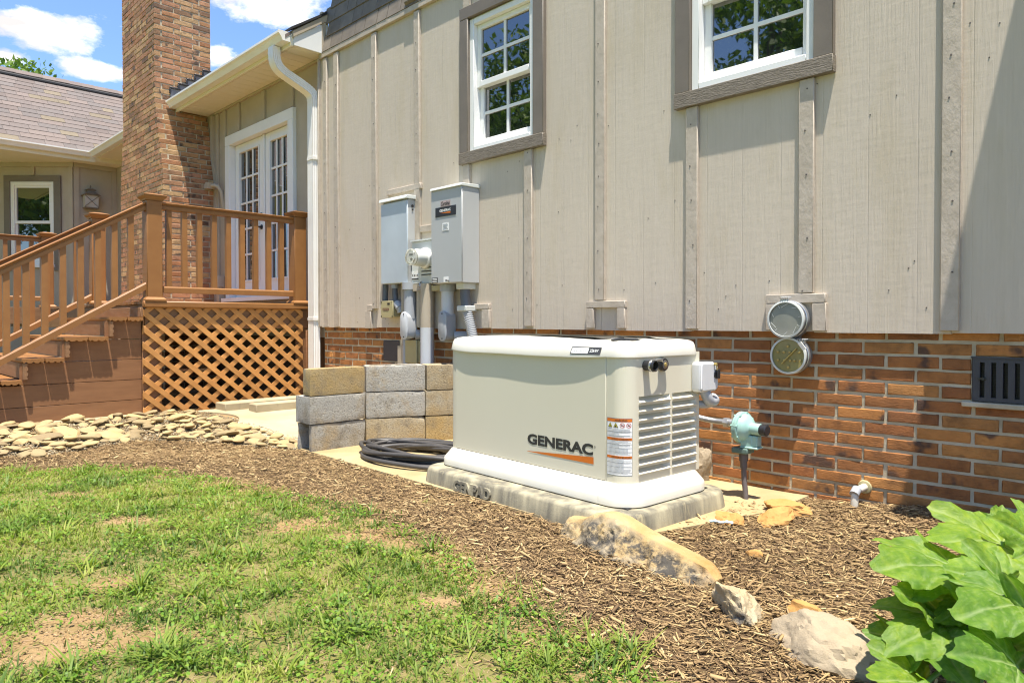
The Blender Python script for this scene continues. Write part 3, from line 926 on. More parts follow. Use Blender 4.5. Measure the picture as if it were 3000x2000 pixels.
wing('batten', MB().box(-.075, -.002, -.026, 0, .3, 3.40), 'taupe', bevel=.003, seg=1)
BW = wing('window', MB().box(wx0, wx0 + .06, -.015, .05, wz0, wz1).box(wx1 - .06, wx1, -.015, .05, wz0, wz1).box(wx0 + .06, wx1 - .06, -.015, .05, wz0, wz0 + .05).box(wx0 + .06, wx1 - .06, -.015, .05, wz1 - .06, wz1), 'vinyl', bevel=.003, seg=1)
tx0, tx1 = wr(19), wr(185)
for b_ in ((tx0, wx0 - .001, wz0 - .1, wz1 + .001), (wx1 + .001, tx1, wz0 - .1, wz1 + .001), (tx0, tx1, wz1 + .002, wzz(517))):
    MB().box(b_[0], b_[1], -.032, -.001, b_[2], b_[3]).build('trim_board', M['trim'], BW, local=True, bevel=.003, seg=1)
MB().box(wx0 - .02, wx1 + .02, -.06, -.001, wz0 - .05, wz0 - .001).build('sill', M['vinyl'], BW, local=True, bevel=.003, seg=1)
zm = wzz(652)
for za, zb, yy in ((zm - .02, wz1 - .061, 0), (wz0 + .051, zm + .02, .02)):
    a0, a1 = wx0 + .061, wx1 - .061
    MB().box(a0, a0 + .025, yy, yy + .03, za, zb).box(a1 - .025, a1, yy, yy + .03, za, zb).box(a0 + .025, a1 - .025, yy, yy + .03, za, za + .045).box(a0 + .025, a1 - .025, yy, yy + .03, zb - .035, zb).build('sash', M['vinyl'], BW, local=True)
    MB().add([(a0 + .02, yy + .02, za + .02), (a1 - .02, yy + .02, za + .02), (a1 - .02, yy + .02, zb - .02), (a0 + .02, yy + .02, zb - .02)], [(0, 1, 2, 3)]).build('pane', M['glass'], BW, local=True, recalc=False)
MB().box(wx0, wx1, .055, .07, wz0, wz1).build('window_back', M['black'], BW, local=True)
# wing soffit, roof and its shingles
MB().box(-16.5, -12.735, -5, DWY, 3.472, 3.50).build('soffit', M['soffit'], HOUSE)
MB().box(-12.735, -12.705, -5, -.345, 3.455, 3.60).build('fascia_board', M['soffit'], HOUSE)
MB().box(-12.735, -12.705, -.344, DWY - .002, 3.473, 3.60).build('fascia_board', M['soffit'], HOUSE)
EX, EZ, RDG = -12.66, 3.60, -14.60
RZ = EZ + .8 * (EX - RDG)
MB().prism([(EX, EZ - .03), (EX, EZ), (RDG, RZ), (RDG - 2.2, RZ - 1.76), (RDG - 2.2, RZ - 1.80), (RDG, RZ - .04)], 'y', -6, 5).build('wing_roof', M['shingle'], HOUSE)
ROOF = HOUSE.children[-1]
sl = math.atan(.8)
def mat_tab(name, c):
    return mat(name, c, tuple(v * .82 for v in c), 60, rough=.92, bmp=.5, bscale=260, rnd=True, vary=.09)
TABS = [mat_tab('mauve shingle', (0.168, 0.137, 0.122)), mat_tab('grey shingle', (0.155, 0.132, 0.120)), mat_tab('rose shingle', (0.182, 0.144, 0.125)), mat_tab('buff shingle', (.195, .158, .108)), mat_tab('brown shingle', (0.142, 0.112, 0.098))]
tabm = {}
for i, tm in enumerate(TABS):
    for w in (.17, .25, .33):
        b = MB().prism([(0, 0), (.165, .0), (.165, .004), (0, .011)], 'y', -w / 2 + .0015, w / 2 - .0015)   # local x = down-slope distance to up-slope
        tabm[i, w] = b.mesh('shingle', tm)
slope_len = math.hypot(EX - RDG, RZ - EZ)
NR = 17
exp_ = slope_len / NR
for r in range(NR):
    y = -2.35 + random.uniform(0, .25)
    d = r * exp_
    while y < .95:
        w = random.choice((.17, .25, .25, .33))
        if y < -.3 - 0 or True:
            k = random.choices(range(5), (34, 26, 20, 8, 12))[0]
            xx, zz = EX - d * math.cos(sl), EZ + d * math.sin(sl)
            o = piece('shingle', tabm[k, w], ROOF, (xx, y + w / 2, zz + .002 + random.uniform(0, .003)))
            # local x runs up the slope: map (1,0,0)->(-cos,0,sin)
            o.rotation_euler = (0, R_(180) + sl, 0)
            o.scale = (1, 1, -1)
        y += w
MB().prism([(RDG - .16, RZ - .10), (RDG, RZ + .035), (RDG + .13, RZ - .07), (RDG + .13, RZ - .045), (RDG, RZ + .06), (RDG - .16, RZ - .07)], 'y', -6, 5).build('ridge_vent', M['ridge'], HOUSE)
capm = MB().prism([(-.17, -.125), (0, .012), (.1, -.07), (.1, -.06), (0, .024), (-.17, -.11)], 'y', -.1, .115).mesh('ridge_cap', TABS[2])
for i in range(26):
    piece('ridge_cap', capm, HOUSE, (RDG, -3 + i * .2, RZ + .058 + (i % 2) * .002), (R_(1.2), 0, 0))

# ---- brick foundation under the siding
FND = thing('brick_foundation', 'red brown brick foundation wall with pale mortar below the siding', 'brick wall', (-3, .03, 0))
FY, BH, BL = .03, .0645, .2275
MB().box(-6.275, -.766, FY + .006, FY + .16, -.3, .87).box(-.40, 1.4, FY + .006, FY + .16, -.3, .87).box(-.766, -.40, FY + .006, FY + .16, .747, .87).box(-.766, -.40, FY + .006, FY + .16, -.3, .5535).build('mortar_bed', M['mortar'], FND)
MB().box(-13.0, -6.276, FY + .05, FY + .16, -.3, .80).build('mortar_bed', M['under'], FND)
def brick_mesh(l, h, d, mt, seed):
    """one brick, front at y=0, uneven arrises; 20 quads or so"""
    rg = random.Random(seed)
    j = lambda a: rg.uniform(-a, a)
    c = .0035
    nxs = [-l / 2, -l / 2 + c, -l / 6 + j(.01), l / 6 + j(.01), l / 2 - c, l / 2]
    nzs = [-h / 2, -h / 2 + c, 0, h / 2 - c, h / 2]
    vs, fs = [], []
    for a, z in enumerate(nzs):
        for b, x in enumerate(nxs):
            edge = a in (0, 4) or b in (0, 5)
            vs.append((x + (j(.0015) if edge else 0), (.005 if edge else j(.0012)), z + (j(.0016) if edge else 0)))
    W_ = len(nxs)
    for a in range(4):
        for b in range(5):
            fs.append((a * W_ + b, a * W_ + b + 1, (a + 1) * W_ + b + 1, (a + 1) * W_ + b))
    n0 = len(vs)
    vs += [(-l / 2, d, -h / 2), (l / 2, d, -h / 2), (l / 2, d, h / 2), (-l / 2, d, h / 2)]
    bl, br, tl, tr = 0, 5, 4 * W_, 4 * W_ + 5
    fs += [tuple([n0, n0 + 1] + list(range(5, -1, -1))), tuple([n0 + 2, n0 + 3] + list(range(4 * W_, 4 * W_ + 6))),
           tuple([n0 + 3, n0] + [W_ * a for a in range(5)]), tuple([n0 + 1, n0 + 2] + [W_ * a + 5 for a in range(4, -1, -1)])]
    b_ = MB(); b_.add(vs, fs)
    return b_.mesh('brick', mt, smooth=30)
GAP = .014
full = [brick_mesh(BL - GAP, BH - GAP, .05, M['brickf'], s) for s in range(5)]
cutm = {}
def px_of(x, y, z):
    yy = y + CAM_D
    f = -SP * x + CP * yy
    return 1500 + FPX * (CP * x + SP * yy) / max(f, .01), 944 - FPX * (z - EYE) / max(f, .01), f
holes = [(-.766, -.40, .5535, .747), (-5.262, -5.01, .5535, .747)]     # crawl-space vents
rest = []
def stuff_bricks(name, items, mt, parent):
    """leftover bricks joined into one part, real geometry"""
    if not items: return
    vs, fs, rn = [], [], []
    for (l, h, d, loc, rz, r) in items:
        c, s_ = math.cos(rz), math.sin(rz)
        o = len(vs)
        for x, y, z in [(-l / 2, 0, -h / 2), (l / 2, 0, -h / 2), (l / 2, 0, h / 2), (-l / 2, 0, h / 2), (-l / 2, d, -h / 2), (l / 2, d, -h / 2), (l / 2, d, h / 2), (-l / 2, d, h / 2)]:
            vs.append((loc[0] + x * c - y * s_, loc[1] + x * s_ + y * c, loc[2] + z))
        fs += [tuple(o + i for i in f) for f in [(0, 1, 2, 3), (1, 5, 6, 2), (4, 0, 3, 7), (3, 2, 6, 7), (0, 4, 5, 1)]]
        rn += [r] * 8
    off = WL[parent]
    me = bpy.data.meshes.new(name)
    me.from_pydata([(a - off[0], b - off[1], c - off[2]) for a, b, c in vs], [], fs)
    at = me.attributes.new('rnd', 'FLOAT', 'POINT'); at.data.foreach_set('value', rn)
    me.materials.append(mt)
    tag(link(name, me, parent), kind='stuff')
count = 0
for k in range(15):
    z = .8115 + BH / 2 - k * BH
    off = -.886 if k % 2 == 0 else -.760
    n0 = int((1.4 - off) / BL)
    for i in range(n0, -40, -1):
        xc = off + i * BL - BL / 2
        x0, x1 = xc - BL / 2, xc + BL / 2
        if x1 > 1.4: continue
        if x0 < -6.275:
            x0 = -6.275
            if x1 - x0 < .05: continue
        segs = [(x0, x1)]
        for hx0, hx1, hz0, hz1 in holes:
            if hz0 < z < hz1:
                ns = []
                for a, b in segs:
                    if b <= hx0 or a >= hx1: ns.append((a, b))
                    else:
                        if a < hx0 - .03: ns.append((a, hx0 + GAP / 2))
                        if b > hx1 + .03: ns.append((hx1 - GAP / 2, b))
                segs = ns
        for a, b in segs:
            l = round(b - a - GAP, 3)
            if l < .02: continue
            loc = ((a + b) / 2 + random.uniform(-.002, .002), FY + random.uniform(-.0015, .002), z + random.uniform(-.0015, .0015))
            px, py, f = px_of(*loc)
            vis = px < 3040 and not (-4.3 < loc[0] < -2.35 and z < .72) and z > -.02 and not (loc[0] < -4.3 and z < .44)
            if vis and count < 296:
                if abs(l - (BL - GAP)) < .004:
                    m_ = random.choice(full)
                else:
                    key = round(l, 2)
                    if key not in cutm: cutm[key] = brick_mesh(l, BH - GAP, .05, M['brickf'], int(l * 1000))
                    m_ = cutm[key]
                piece('brick', m_, FND, loc, (0, R_(random.uniform(-.35, .35)), 0))
                count += 1
            else:
                rest.append((l, BH - GAP, .05, loc, 0, random.random()))
stuff_bricks('more_bricks', rest, M['brickfs'], FND)
MB().box(-.80, -.36, .012, FY + .06, .530, .5525).build('vent_sill', M['mortar'], FND, bevel=.004)

# ---- chimney
CH = thing('brick_chimney', 'tall brown brick chimney widening at the shoulder beside the french door', 'chimney', (-9.6, -.3, 0))
def xr(z): return float(np.interp(z, [2.66, 3.62], [-8.935, -9.215]))
def xl(z): return float(np.interp(z, [2.7, 3.4], [-10.59, -10.47]))
CY0, CY1 = -.58, .045
CB = .0645
core = MB()
cfull = {}
def cm(l, seed=0):
    key = (round(l, 2), seed)
    if key not in cfull: cfull[key] = brick_mesh(round(l, 3), CB - .013, .07, M['brickc'], int(l * 997) + seed)
    return cfull[key]
items = []
for k in range(86):
    z0 = .1 + k * CB
    z = z0 + CB / 2
    XR, XL = xr(z), xl(z)
    y1 = CY1 if z < 3.5 else .10
    core.box(XL + .006, XR - .006, CY0 + .006, y1, z0, z0 + CB)
    even = k % 2 == 0
    # right face, bricks along y
    s_ = CY0 if even else CY0 + .083
    y = s_
    first = True
    while y < y1 - .03:
        l = BL
        if not even and first: l = BL
        e = min(y + l, y1)
        g_ = .0062 if first and even else 0
        items.append((e - y - .013 + g_, (XR, (y + e - g_) / 2, z), R_(90), True))
        y = e; first = False
    # front face, bricks along x from the right corner leftwards
    x = XR - (.083 if even else 0)
    while x > XL + .03:
        e = max(x - BL, XL)
        g_ = .0062 if (x == XR) else 0
        items.append((x - e - .013 + g_, ((x + e + g_) / 2, CY0, z), 0, False))
        x = e
core.build('mortar_bed', M['mortar'], CH)
def area(it):
    l, loc, rz, side = it
    px, py, f = px_of(*loc)
    if loc[2] < 1.0 or loc[2] > 5.35: return -1
    w = (l / f) * (0.88 if side else .35)
    return w
items.sort(key=area, reverse=True)
rest = []
for n_, (l, loc, rz, side) in enumerate(items):
    loc = (loc[0] + random.uniform(-.001, .003) * (1 if side else 0), loc[1] + (random.uniform(-.003, .001) if not side else 0), loc[2])
    if n_ < 298:
        piece('brick', cm(l, random.randint(0, 3)), CH, loc, (0, 0, rz))
    else:
        rest.append((l, CB - .013, .07, loc, rz, random.random()))
stuff_bricks('more_bricks', rest, M['brickcs'], CH)
# stepped flashing where the roof meets the chimney
fl = MB()
tr = MB()
steps = [(-.40, 3.735), (-.30, 3.805), (-.20, 3.885), (-.10, 3.965), (0.0, 4.045)]
for i, (y, z) in enumerate(steps):
    XR = xr(z)
    fl.prism([(y, 3.55), (y + .105, 3.55 + .08), (y + .105, z + .07), (y, z + .07)], 'x', XR + .002, XR + .012 + i * .0004)
    tr.box(XR + .002, XR + .03, y - .012, y + .118, z + .062, z + .083)
    tr.box(XR + .002, XR + .028, y - .016, y + .004, z - .0, z + .062)
fl.build('flashing', M['flash'], CH)
tr.build('sealant', M['tar'], CH, bevel=.006)
# slanted trim board against the lower chimney
MB().prism([(-8.93, .8), (-8.93, 2.68), (-9.02, 3.0), (-9.02, 3.49), (-8.955, 3.49), (-8.955, 3.02), (-8.87, 2.70), (-8.87, .8)], 'y', .01, DWY).build('trim_board', M['taupe'], HOUSE)

# ------------------------------------------------------------------ gutters
def gutter_profile(d):
    """K-style trough: (out, up) pairs; d = +1 keeps it"""
    return [(0, .0), (.075, .0), (.085, .02), (.10, .045), (.118, .062), (.118, .082), (.112, .082), (.110, .066), (.094, .05), (.079, .024), (.070, .008), (.006, .008), (.006, .085), (0, .085)]
G1 = thing('rain_gutter', 'white k style rain gutter over the french door with a bent downspout', 'gutter', (-7.7, -.36, 3.53))
GZ0 = 3.545
pr_ = [(-.347 - a, GZ0 + b) for a, b in gutter_profile(1)]
MB().prism(pr_, 'x', -9.17, -6.225).build('trough', M['gutter'], G1)
ep = [(-.347 - a, GZ0 + b) for a, b in [(0, -.002), (.077, -.002), (.087, .019), (.102, .044), (.121, .061), (.121, .086), (0, .088)]]
MB().prism(ep, 'x', -6.224, -6.218).build('end_cap', M['gutter'], G1)
MB().prism(ep, 'x', -9.176, -9.171).build('end_cap', M['gutter'], G1)
# downspout: ribbed rectangular pipe along a bent path
def ds_ring(c, xd, yd, hw, hd, flute=.004):
    ring = []
    c, xd, yd = Vector(c), Vector(xd), Vector(yd)
    P = []
    def edge(a, b, n, amp, nrm):
        for i in range(n):
            t = i / n
            off = amp if i % 2 else 0
            P.append((a[0] + (b[0] - a[0]) * t - nrm[0] * off, a[1] + (b[1] - a[1]) * t - nrm[1] * off))
    edge((-hw, -hd), (hw, -hd), 8, flute * .6, (0, -1)); edge((hw, -hd), (hw, hd), 8, flute, (1, 0)); edge((hw, hd), (-hw, hd), 4, 0, (0, 1)); edge((-hw, hd), (-hw, -hd), 4, 0, (-1, 0))
    return [tuple(c + xd * a + yd * b) for a, b in P]
path = []
X0, Y0 = -6.44, -.40
path += [((X0, Y0, 3.56), 0)]
ctr = []
# out of the trough straight down, sweep back to the wall and right, then down the corner
def bez(p0, p1, p2, p3, n):
    return [tuple((1 - t) ** 3 * a + 3 * (1 - t) ** 2 * t * b + 3 * (1 - t) * t * t * c + t ** 3 * d for a, b, c, d in zip(p0, p1, p2, p3)) for t in np.linspace(0, 1, n)]
A_, B_ = (X0, Y0, 3.54), (-6.345, -.042, 3.0)
pts = [A_] + bez((X0, Y0, 3.48), (X0, Y0, 3.36), (X0 + .01, Y0 + .05, 3.335), (X0 + .02, Y0 + .11, 3.30), 16)[0:] + bez((-6.37, -.15, 3.215), (-6.36, -.09, 3.18), B_[:2] + (3.16,), B_[:2] + (3.08,), 16) + [B_[:2] + (3.0,), B_[:2] + (2.2,), B_[:2] + (1.4,), B_[:2] + (.35,)]
rings = []
for i, p in enumerate(pts):
    a, b = Vector(pts[max(0, i - 1)]), Vector(pts[min(len(pts) - 1, i + 1)])
    d = (b - a).normalized()
    xd = Vector((1, 0, 0)); xd = (xd - d * xd.dot(d)).normalized()
    yd = xd.cross(d).normalized()
    if yd.y < 0: yd = -yd
    k = 1.0 + (.045 * (i % 2) if 1 <= i <= 32 else 0) * 1.2
    rings.append(ds_ring(p, xd, yd, .05 * k, .037 * k))
MB().loft(rings).build('downspout', M['gutter'], G1, smooth=32)
for za in (.92, 2.5):
    MB().box(-6.40, -6.286, -.083, -.003, za, za + .028).build('strap', M['gutter'], G1)
G2 = thing('rain_gutter', 'white gutter turning an inside corner under the mauve shingle roof', 'gutter', (-12.7, -1.5, 3.53))
MB().prism([(-12.703 + a, GZ0 + b - .03) for a, b in gutter_profile(1)], 'y', -5.2, -.42).build('trough', M['gutter'], G2)
MB().prism([(-.347 - a, GZ0 + b - .03) for a, b in gutter_profile(1)], 'x', -12.62, -10.62).build('trough', M['gutter'], G2)

# ------------------------------------------------------------------ deck
DK = thing('deck', 'raised brown deck with railing stairs and orange lattice skirt beside the chimney', 'deck', (-6.52, -.78, .1))
DX, DT = -6.52, 1.085
def dk(name, mb, m='deck', parent=None, bevel=.003, **k):
    return mb.build(name, M[m], parent or DK, bevel=bevel, seg=1, **k)
# boards of the floor run out from the house
bw = .14
x = DX + .012
m0 = MB().box(-bw / 2, bw / 2, -1.555, .03, -.025, 0).mesh('deck_board', M['deck'])
dk('deck_board', MB().box(DX - .04, DX + .018, -1.56, .0, DT - .055, DT), bevel=.008)
x = DX - .047
while x > -12.4:
    piece('deck_board', m0, DK, (x - bw / 2, 0, DT - .002))
    x -= bw + .008
dk('rim_board', MB().box(DX - .075, DX - .04, -1.535, .02, .84, 1.028), 'deckwood')
dk('rim_board', MB().box(-12.4, DX - .076, -1.54, -1.505, .84, 1.055), 'deckwood')
for x in (-7.6, -8.7, -9.8, -10.9):
    dk('joist', MB().box(x - .02, x + .02, -1.5, .03, .9, 1.056), 'under', bevel=0)
dk('corner_support', MB().box(DX - .075, DX - .042, -1.56, -1.40, .08, .838), 'skirt')
dk('corner_support', MB().box(DX - .075, DX - .042, -.115, -.0, .1, .838), 'skirt')
dk('corner_support', MB().box(DX - .0, DX + .03, -.045, .0, .12, .82), 'skirt')
for y in (-1.0, -.5):
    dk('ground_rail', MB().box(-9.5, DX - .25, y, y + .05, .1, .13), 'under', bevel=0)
# lattice skirt: two crossing layers of slats clipped to the opening
def clip_poly(poly, xmin, xmax, zmin, zmax):
    def cut(p, f):
        out = []
        for i in range(len(p)):
            a, b = p[i], p[(i + 1) % len(p)]
            fa, fb = f(a), f(b)
            if fa >= 0: out.append(a)
            if fa * fb < 0:
                t = fa / (fa - fb); out.append((a[0] + (b[0] - a[0]) * t, a[1] + (b[1] - a[1]) * t))
        return out
    for f in (lambda q: q[0] - xmin, lambda q: xmax - q[0], lambda q: q[1] - zmin, lambda q: zmax - q[1]):
        poly = cut(poly, f)
        if len(poly) < 3: return None
    return poly
LAT = dk('lattice', MB().box(DX - .038, DX - .030, -1.53, -.09, 1.022, 1.03), 'lattice', bevel=0)
PYL, PZL = .1648, .1418
ang = math.atan2(PZL, PYL)
ww = .044
ly, lz = -1.465 - PYL / 2, .979
for sgn, xo in ((-1, DX - .022), (1, DX - .031)):
    dy, dz = math.cos(ang), sgn * math.sin(ang)
    nyv, nzv = -dz, dy
    for i in range(-14, 24):
        c = (ly + i * PYL, lz)
        a = (c[0] - dy * 4, c[1] - dz * 4); b = (c[0] + dy * 4, c[1] + dz * 4)
        poly = [(a[0] + nyv * ww / 2, a[1] + nzv * ww / 2), (a[0] - nyv * ww / 2, a[1] - nzv * ww / 2), (b[0] - nyv * ww / 2, b[1] - nzv * ww / 2), (b[0] + nyv * ww / 2, b[1] + nzv * ww / 2)]
        poly = clip_poly(poly, -1.562, -.062, .075, 1.040)
        if poly and len(poly) >= 3:
            dk('slat', MB().prism(poly, 'x', xo, xo + .0085), 'lattice', LAT, bevel=.0015)
# posts
def post(x, y, z0=DT, h=.87, wid=.126):
    P = dk('post', MB().box(x - wid / 2, x + wid / 2, y - wid / 2, y + wid / 2, z0, z0 + h), bevel=.004)
    t = z0 + h
    def sq(r, z): return [(x - r, y - r, z), (x + r, y - r, z), (x + r, y + r, z), (x - r, y + r, z)]
    dk('post_cap', MB().loft([sq(.07, t), sq(.074, t + .012), (sq(.094, t + .034)), sq(.097, t + .046), sq(.09, t + .05), sq(.03, t + .066)]), 'deck', P, bevel=0)
    dk('post_base', MB().loft([sq(.087, z0), sq(.087, z0 + .014), sq(.078, z0 + .024), sq(.068, z0 + .034)]), 'deck', P, bevel=0)
    return P
px_ = DX - .064
for x, y in ((px_, -1.463), (px_, -.09), (-8.17 + .05, -1.50), (-10.33, -1.5)):
    post(x, y)
post(px_, -3.12, .28, .87)
def rail_sec(a, b, prof, name='top_rail'):
    """moulded rail from a to b; prof = (side, up) pairs"""
    a, b = Vector(a), Vector(b)
    d = (b - a).normalized()
    r = Vector((d.y, -d.x, 0)).normalized()
    u = r.cross(d)
    return dk(name, MB().loft([[tuple(p + r * s + u * h) for s, h in prof] for p in (a, b)]), 'deck', bevel=0)
TOPR = [(-.034, -.058), (.034, -.058), (.034, -.03), (.028, -.026), (.028, -.018), (.044, -.012), (.046, -.002), (.03, .004), (-.03, .004), (-.046, -.002), (-.044, -.012), (-.028, -.018), (-.028, -.026), (-.034, -.03)]
BOTR = [(-.03, -.056), (.03, -.056), (.03, -.012), (.022, 0), (-.022, 0), (-.03, -.012)]
rail_sec((px_, -1.40, 1.948), (px_, -.153, 1.948), TOPR)
rail_sec((px_, -1.40, 1.216), (px_, -.153, 1.216), BOTR, 'bottom_rail')
balm = {}
def bal(x, y, z0, z1, w=.044):
    k = round(z1 - z0, 3)
    if k not in balm:
        b = MB().box(-w / 2, w / 2, -w / 2, w / 2, 0, k)
        balm[k] = b.mesh('baluster', M['deck'])
    piece('baluster', balm[k], DK, (x, y, z0))
for i in range(9):
    bal(px_, -1.329 + i * .1327, 1.216, 1.892)
def stair_side(x, ya, za, zb, y0, y1, sl_):
    rail_sec((x, ya, za), (x, y1, za + (y1 - ya) * sl_), TOPR)
    rail_sec((x, ya, zb), (x, y1, zb + (y1 - ya) * sl_), BOTR, 'bottom_rail')
SL = (1.947 - 1.328) / (2.569 - 1.527)
stair_side(px_, -1.527, 1.938, 1.245, 0, -3.06, SL)
for i in range(13):
    y = -1.639 - i * .1258
    bal(px_, y, 1.245 + (y + 1.527) * SL - .03, 1.938 + (y + 1.527) * SL - .05)
stair_side(-8.12, -1.56, 1.93, 1.19, 0, -3.06, SL)
for i in range(12):
    y = -1.69 - i * .1258
    bal(-8.12, y, 1.19 + (y + 1.56) * SL - .03, 1.93 + (y + 1.56) * SL - .05)
# far railing along the wing side, running outwards
rail_sec((-10.33, -1.565, 1.955), (-10.33, -3.6, 1.955), TOPR)
rail_sec((-10.33, -1.565, 1.222), (-10.33, -3.6, 1.222), BOTR, 'bottom_rail')
for i in range(15):
    bal(-10.33, -1.66 - i * .1327, 1.222, 1.90)
dk('rim_board', MB().box(-12.4, -10.28, -3.7, -1.56, .88, 1.084), 'deckwood')
# stairs: scalloped composite treads, risers and the boarded side
def scallop(y0, y1, zt, th, n):
    pts = [(y0, zt), (y0, zt - .02)]
    for i in range(n):
        a = y0 + (y1 - y0) * i / n
        b = y0 + (y1 - y0) * (i + 1) / n
        for t in (.2, .5, .8):
            pts.append((a + (b - a) * t, zt - th + (.010 if t == .5 else 0)))
    pts += [(y1, zt - .02), (y1, zt)]
    return pts
TR = [(-1.56, DT), (-1.827, .945), (-2.145, .78), (-2.43, .616), (-2.72, .452), (-3.0, .29)]
for i in range(1, 6):
    yn, zt = TR[i]
    yb = TR[i - 1][0]
    mid = (yn + yb) / 2 + .004
    for a, b in ((yn, mid - .004), (mid + .004, yb - .006)):
        dk('stair_tread', MB().prism(scallop(a, b, zt, .034, 3), 'x', -8.05, DX + .012), 'deck', bevel=0)
    zl = (TR[i + 1][1] if i < 5 else .1)
    # riser under the nosing, its scalloped end showing
    rp = [(b_, a_) for a_, b_ in scallop(zl + .004, zt - .036, -(yn + .018), .03, 3)]
    rp = [(-(q[0]) - .012, q[1]) for q in rp]
    dk('stair_riser', MB().prism(rp, 'x', -8.04, DX + .006), 'deckwood', bevel=0)
dk('stair_riser', MB().box(-8.05, DX - .0, -1.585, -1.562, .946, 1.029), 'deckwood')
sk = [.11, .236, .408, .583, .757, .915]
ys = [-3.02, -2.73, -2.44, -2.155, -1.845]
for k in range(5):
    dk('skirt_board', MB().box(DX - .072, DX - .05, ys[k], -1.562, sk[k] + .002, sk[k + 1] - .002), 'skirt', bevel=.002)
dk('skirt_board', MB().box(-8.06, -8.03, -3.0, -1.562, .11, .5), 'skirt')
# concrete footing strip under the stair side
ft = MB().box(DX - .12, DX + .06, -3.3, -1.56, .02, .112)
tag(ft.build('stair_footing', M['concrete'], DK, bevel=.006))

# ------------------------------------------------------------------ things on the house wall
# lantern on the wing
def lantern():
    base = (-13.046, -.355, 2.74)
    T = thing('wall_lantern', 'taupe painted carriage lantern with crossed bars on the far wall', 'lantern', base)
    x0, x1 = -13.045, -12.875
    y0, y1 = -.46, -.255
    f = MB()
    f.box(x0 + .01, x1 + .02, y0 - .02, y1 + .02, 2.95, 2.965).box(x0 + .02, x1, y0, y1, 2.745, 2.757)
    for y in (y0, y1):
        for xx in (x0 + .03, x1):
            f.bar((xx, y, 2.75), (xx, y, 2.955), .012, .012)
    f.bar((x1, y0, 2.76), (x1, y1, 2.95), .008, .008); f.bar((x1 + .001, y1, 2.76), (x1 + .001, y0, 2.95), .008, .008)
    cx, cy = (x0 + x1) / 2 + .01, (y0 + y1) / 2
    def sq(r, z): return [(cx - r, cy - r, z), (cx + r, cy - r, z), (cx + r, cy + r, z), (cx - r, cy + r, z)]
    f.loft([sq(.11, 2.965), sq(.065, 3.005), sq(.055, 3.02), sq(.055, 3.035), sq(.075, 3.04), sq(.02, 3.075)])
    f.lathe([(.008, 3.07), (.008, 3.09), (.014, 3.10), (.004, 3.125)], (cx, cy, 0), (0, 0, 1), 10)
    f.build('frame', M['lanternmetal'], T)
    MB().box(x0 + .035, x1 - .004, y0 + .006, y1 - .006, 2.76, 2.95).build('pane', M['frost'], T)
    MB().box(-13.05, -13.035, cy - .05, cy + .05, 2.78, 2.95).build('back_plate', M['lanternmetal'], T)
lantern()
# bent capped pipe and an outlet box by the door
pb = MB().tube([(-8.66, .03, 2.30), (-8.66, .0, 2.50), (-8.68, -.03, 2.56), (-8.74, -.05, 2.585), (-8.80, -.06, 2.585)], .022, 8)
pb.prism([(-8.95, 2.56), (-8.80, 2.55), (-8.79, 2.62), (-8.86, 2.635), (-8.95, 2.60)], 'y', -.11, -.02)
solo('bent_pipe', pb, M['taupe'], 'taupe painted bent pipe with a capped end beside the french door', 'pipe', (-8.7, .05, 2.3), smooth=40)
ob = MB().box(-8.74, -8.64, -.06, .024, 1.33, 1.47).box(-8.73, -8.65, -.045, .024, 1.15, 1.329)
solo('outlet_box', ob, M['taupe'], 'small taupe outlet box on the wall between chimney and french door', 'outlet box', (-8.69, .02, 1.15), bevel=.006)

# electrical panel (left)
T = thing('electrical_panel', 'tall blue grey weathered panel box, leftmost on the siding', 'electrical box', (-4.895, 0, 1.223))
MB().box(-5.07, -4.715, -.095, .0, 1.226, 1.915).build('body', M['greymetal'], T, bevel=.004, seg=1)
MB().prism([(-5.085, 1.228), (-4.71, 1.228), (-4.71, 1.905), (-5.085, 1.905)], 'y', -.107, -.0955).build('door', M['bluegrey'], T, bevel=.003, seg=1)
MB().prism([(-.125, 1.917), (.0, 1.917), (.0, 1.95), (-.118, 1.945)], 'x', -5.095, -4.70).build('rain_cap', M['paletrim'], T, bevel=.003, seg=1)
MB().tube([(-4.7145, -.05, 1.86), (-4.709, -.05, 1.86)], .012, 10).tube([(-4.7145, -.05, 1.83), (-4.709, -.05, 1.83)], .006, 8).build('latch', M['black'], T)

# electric meter
T = thing('electric_meter', 'pale meter box with a round glass meter between the two panels', 'electric meter', (-4.5, 0, 1.21))
MB().box(-4.678, -4.33, -.085, 0, 1.212, 1.555).build('box', M['paletrim'], T, bevel=.004, seg=1)
MB().box(-4.683, -4.33, -.096, -.0, 1.5555, 1.568).build('rain_cap', M['paletrim'], T)
mc = (-4.487, -.086, 1.413)
MB().lathe([(.080, 0), (.084, .012), (.080, .026), (.073, .03), (.073, .032)], mc, (0, -1, 0), 36).build('ring', M['vinyl'], T, smooth=40)
MB().lathe([(.068, .032), (.067, .10), (.064, .118), (.058, .126)], mc, (0, -1, 0), 36).build('barrel', M['paletrim'], T, smooth=40)
GLS = nt('clear glass cover')
GLS[3].inputs['Base Color'].default_value = (.86, .87, .78, 1)
GLS[3].inputs['Roughness'].default_value = .05
GLS[3].inputs['Transmission Weight'].default_value = .8
MB().lathe([(.0645, .127), (.067, .15), (.06, .162), (.0, .165)], mc, (0, -1, 0), 36).build('glass_cover', GLS[0], T, smooth=50)
fc = MB().lathe([(.052, 0), (.052, .003)], (mc[0], mc[1] - .128, mc[2]), (0, -1, 0), 28)
fc.build('face', M['paper'], T)
di = MB().box(mc[0] - .022, mc[0] + .022, mc[1] - .1335, mc[1] - .1315, mc[2] + .01, mc[2] + .026)
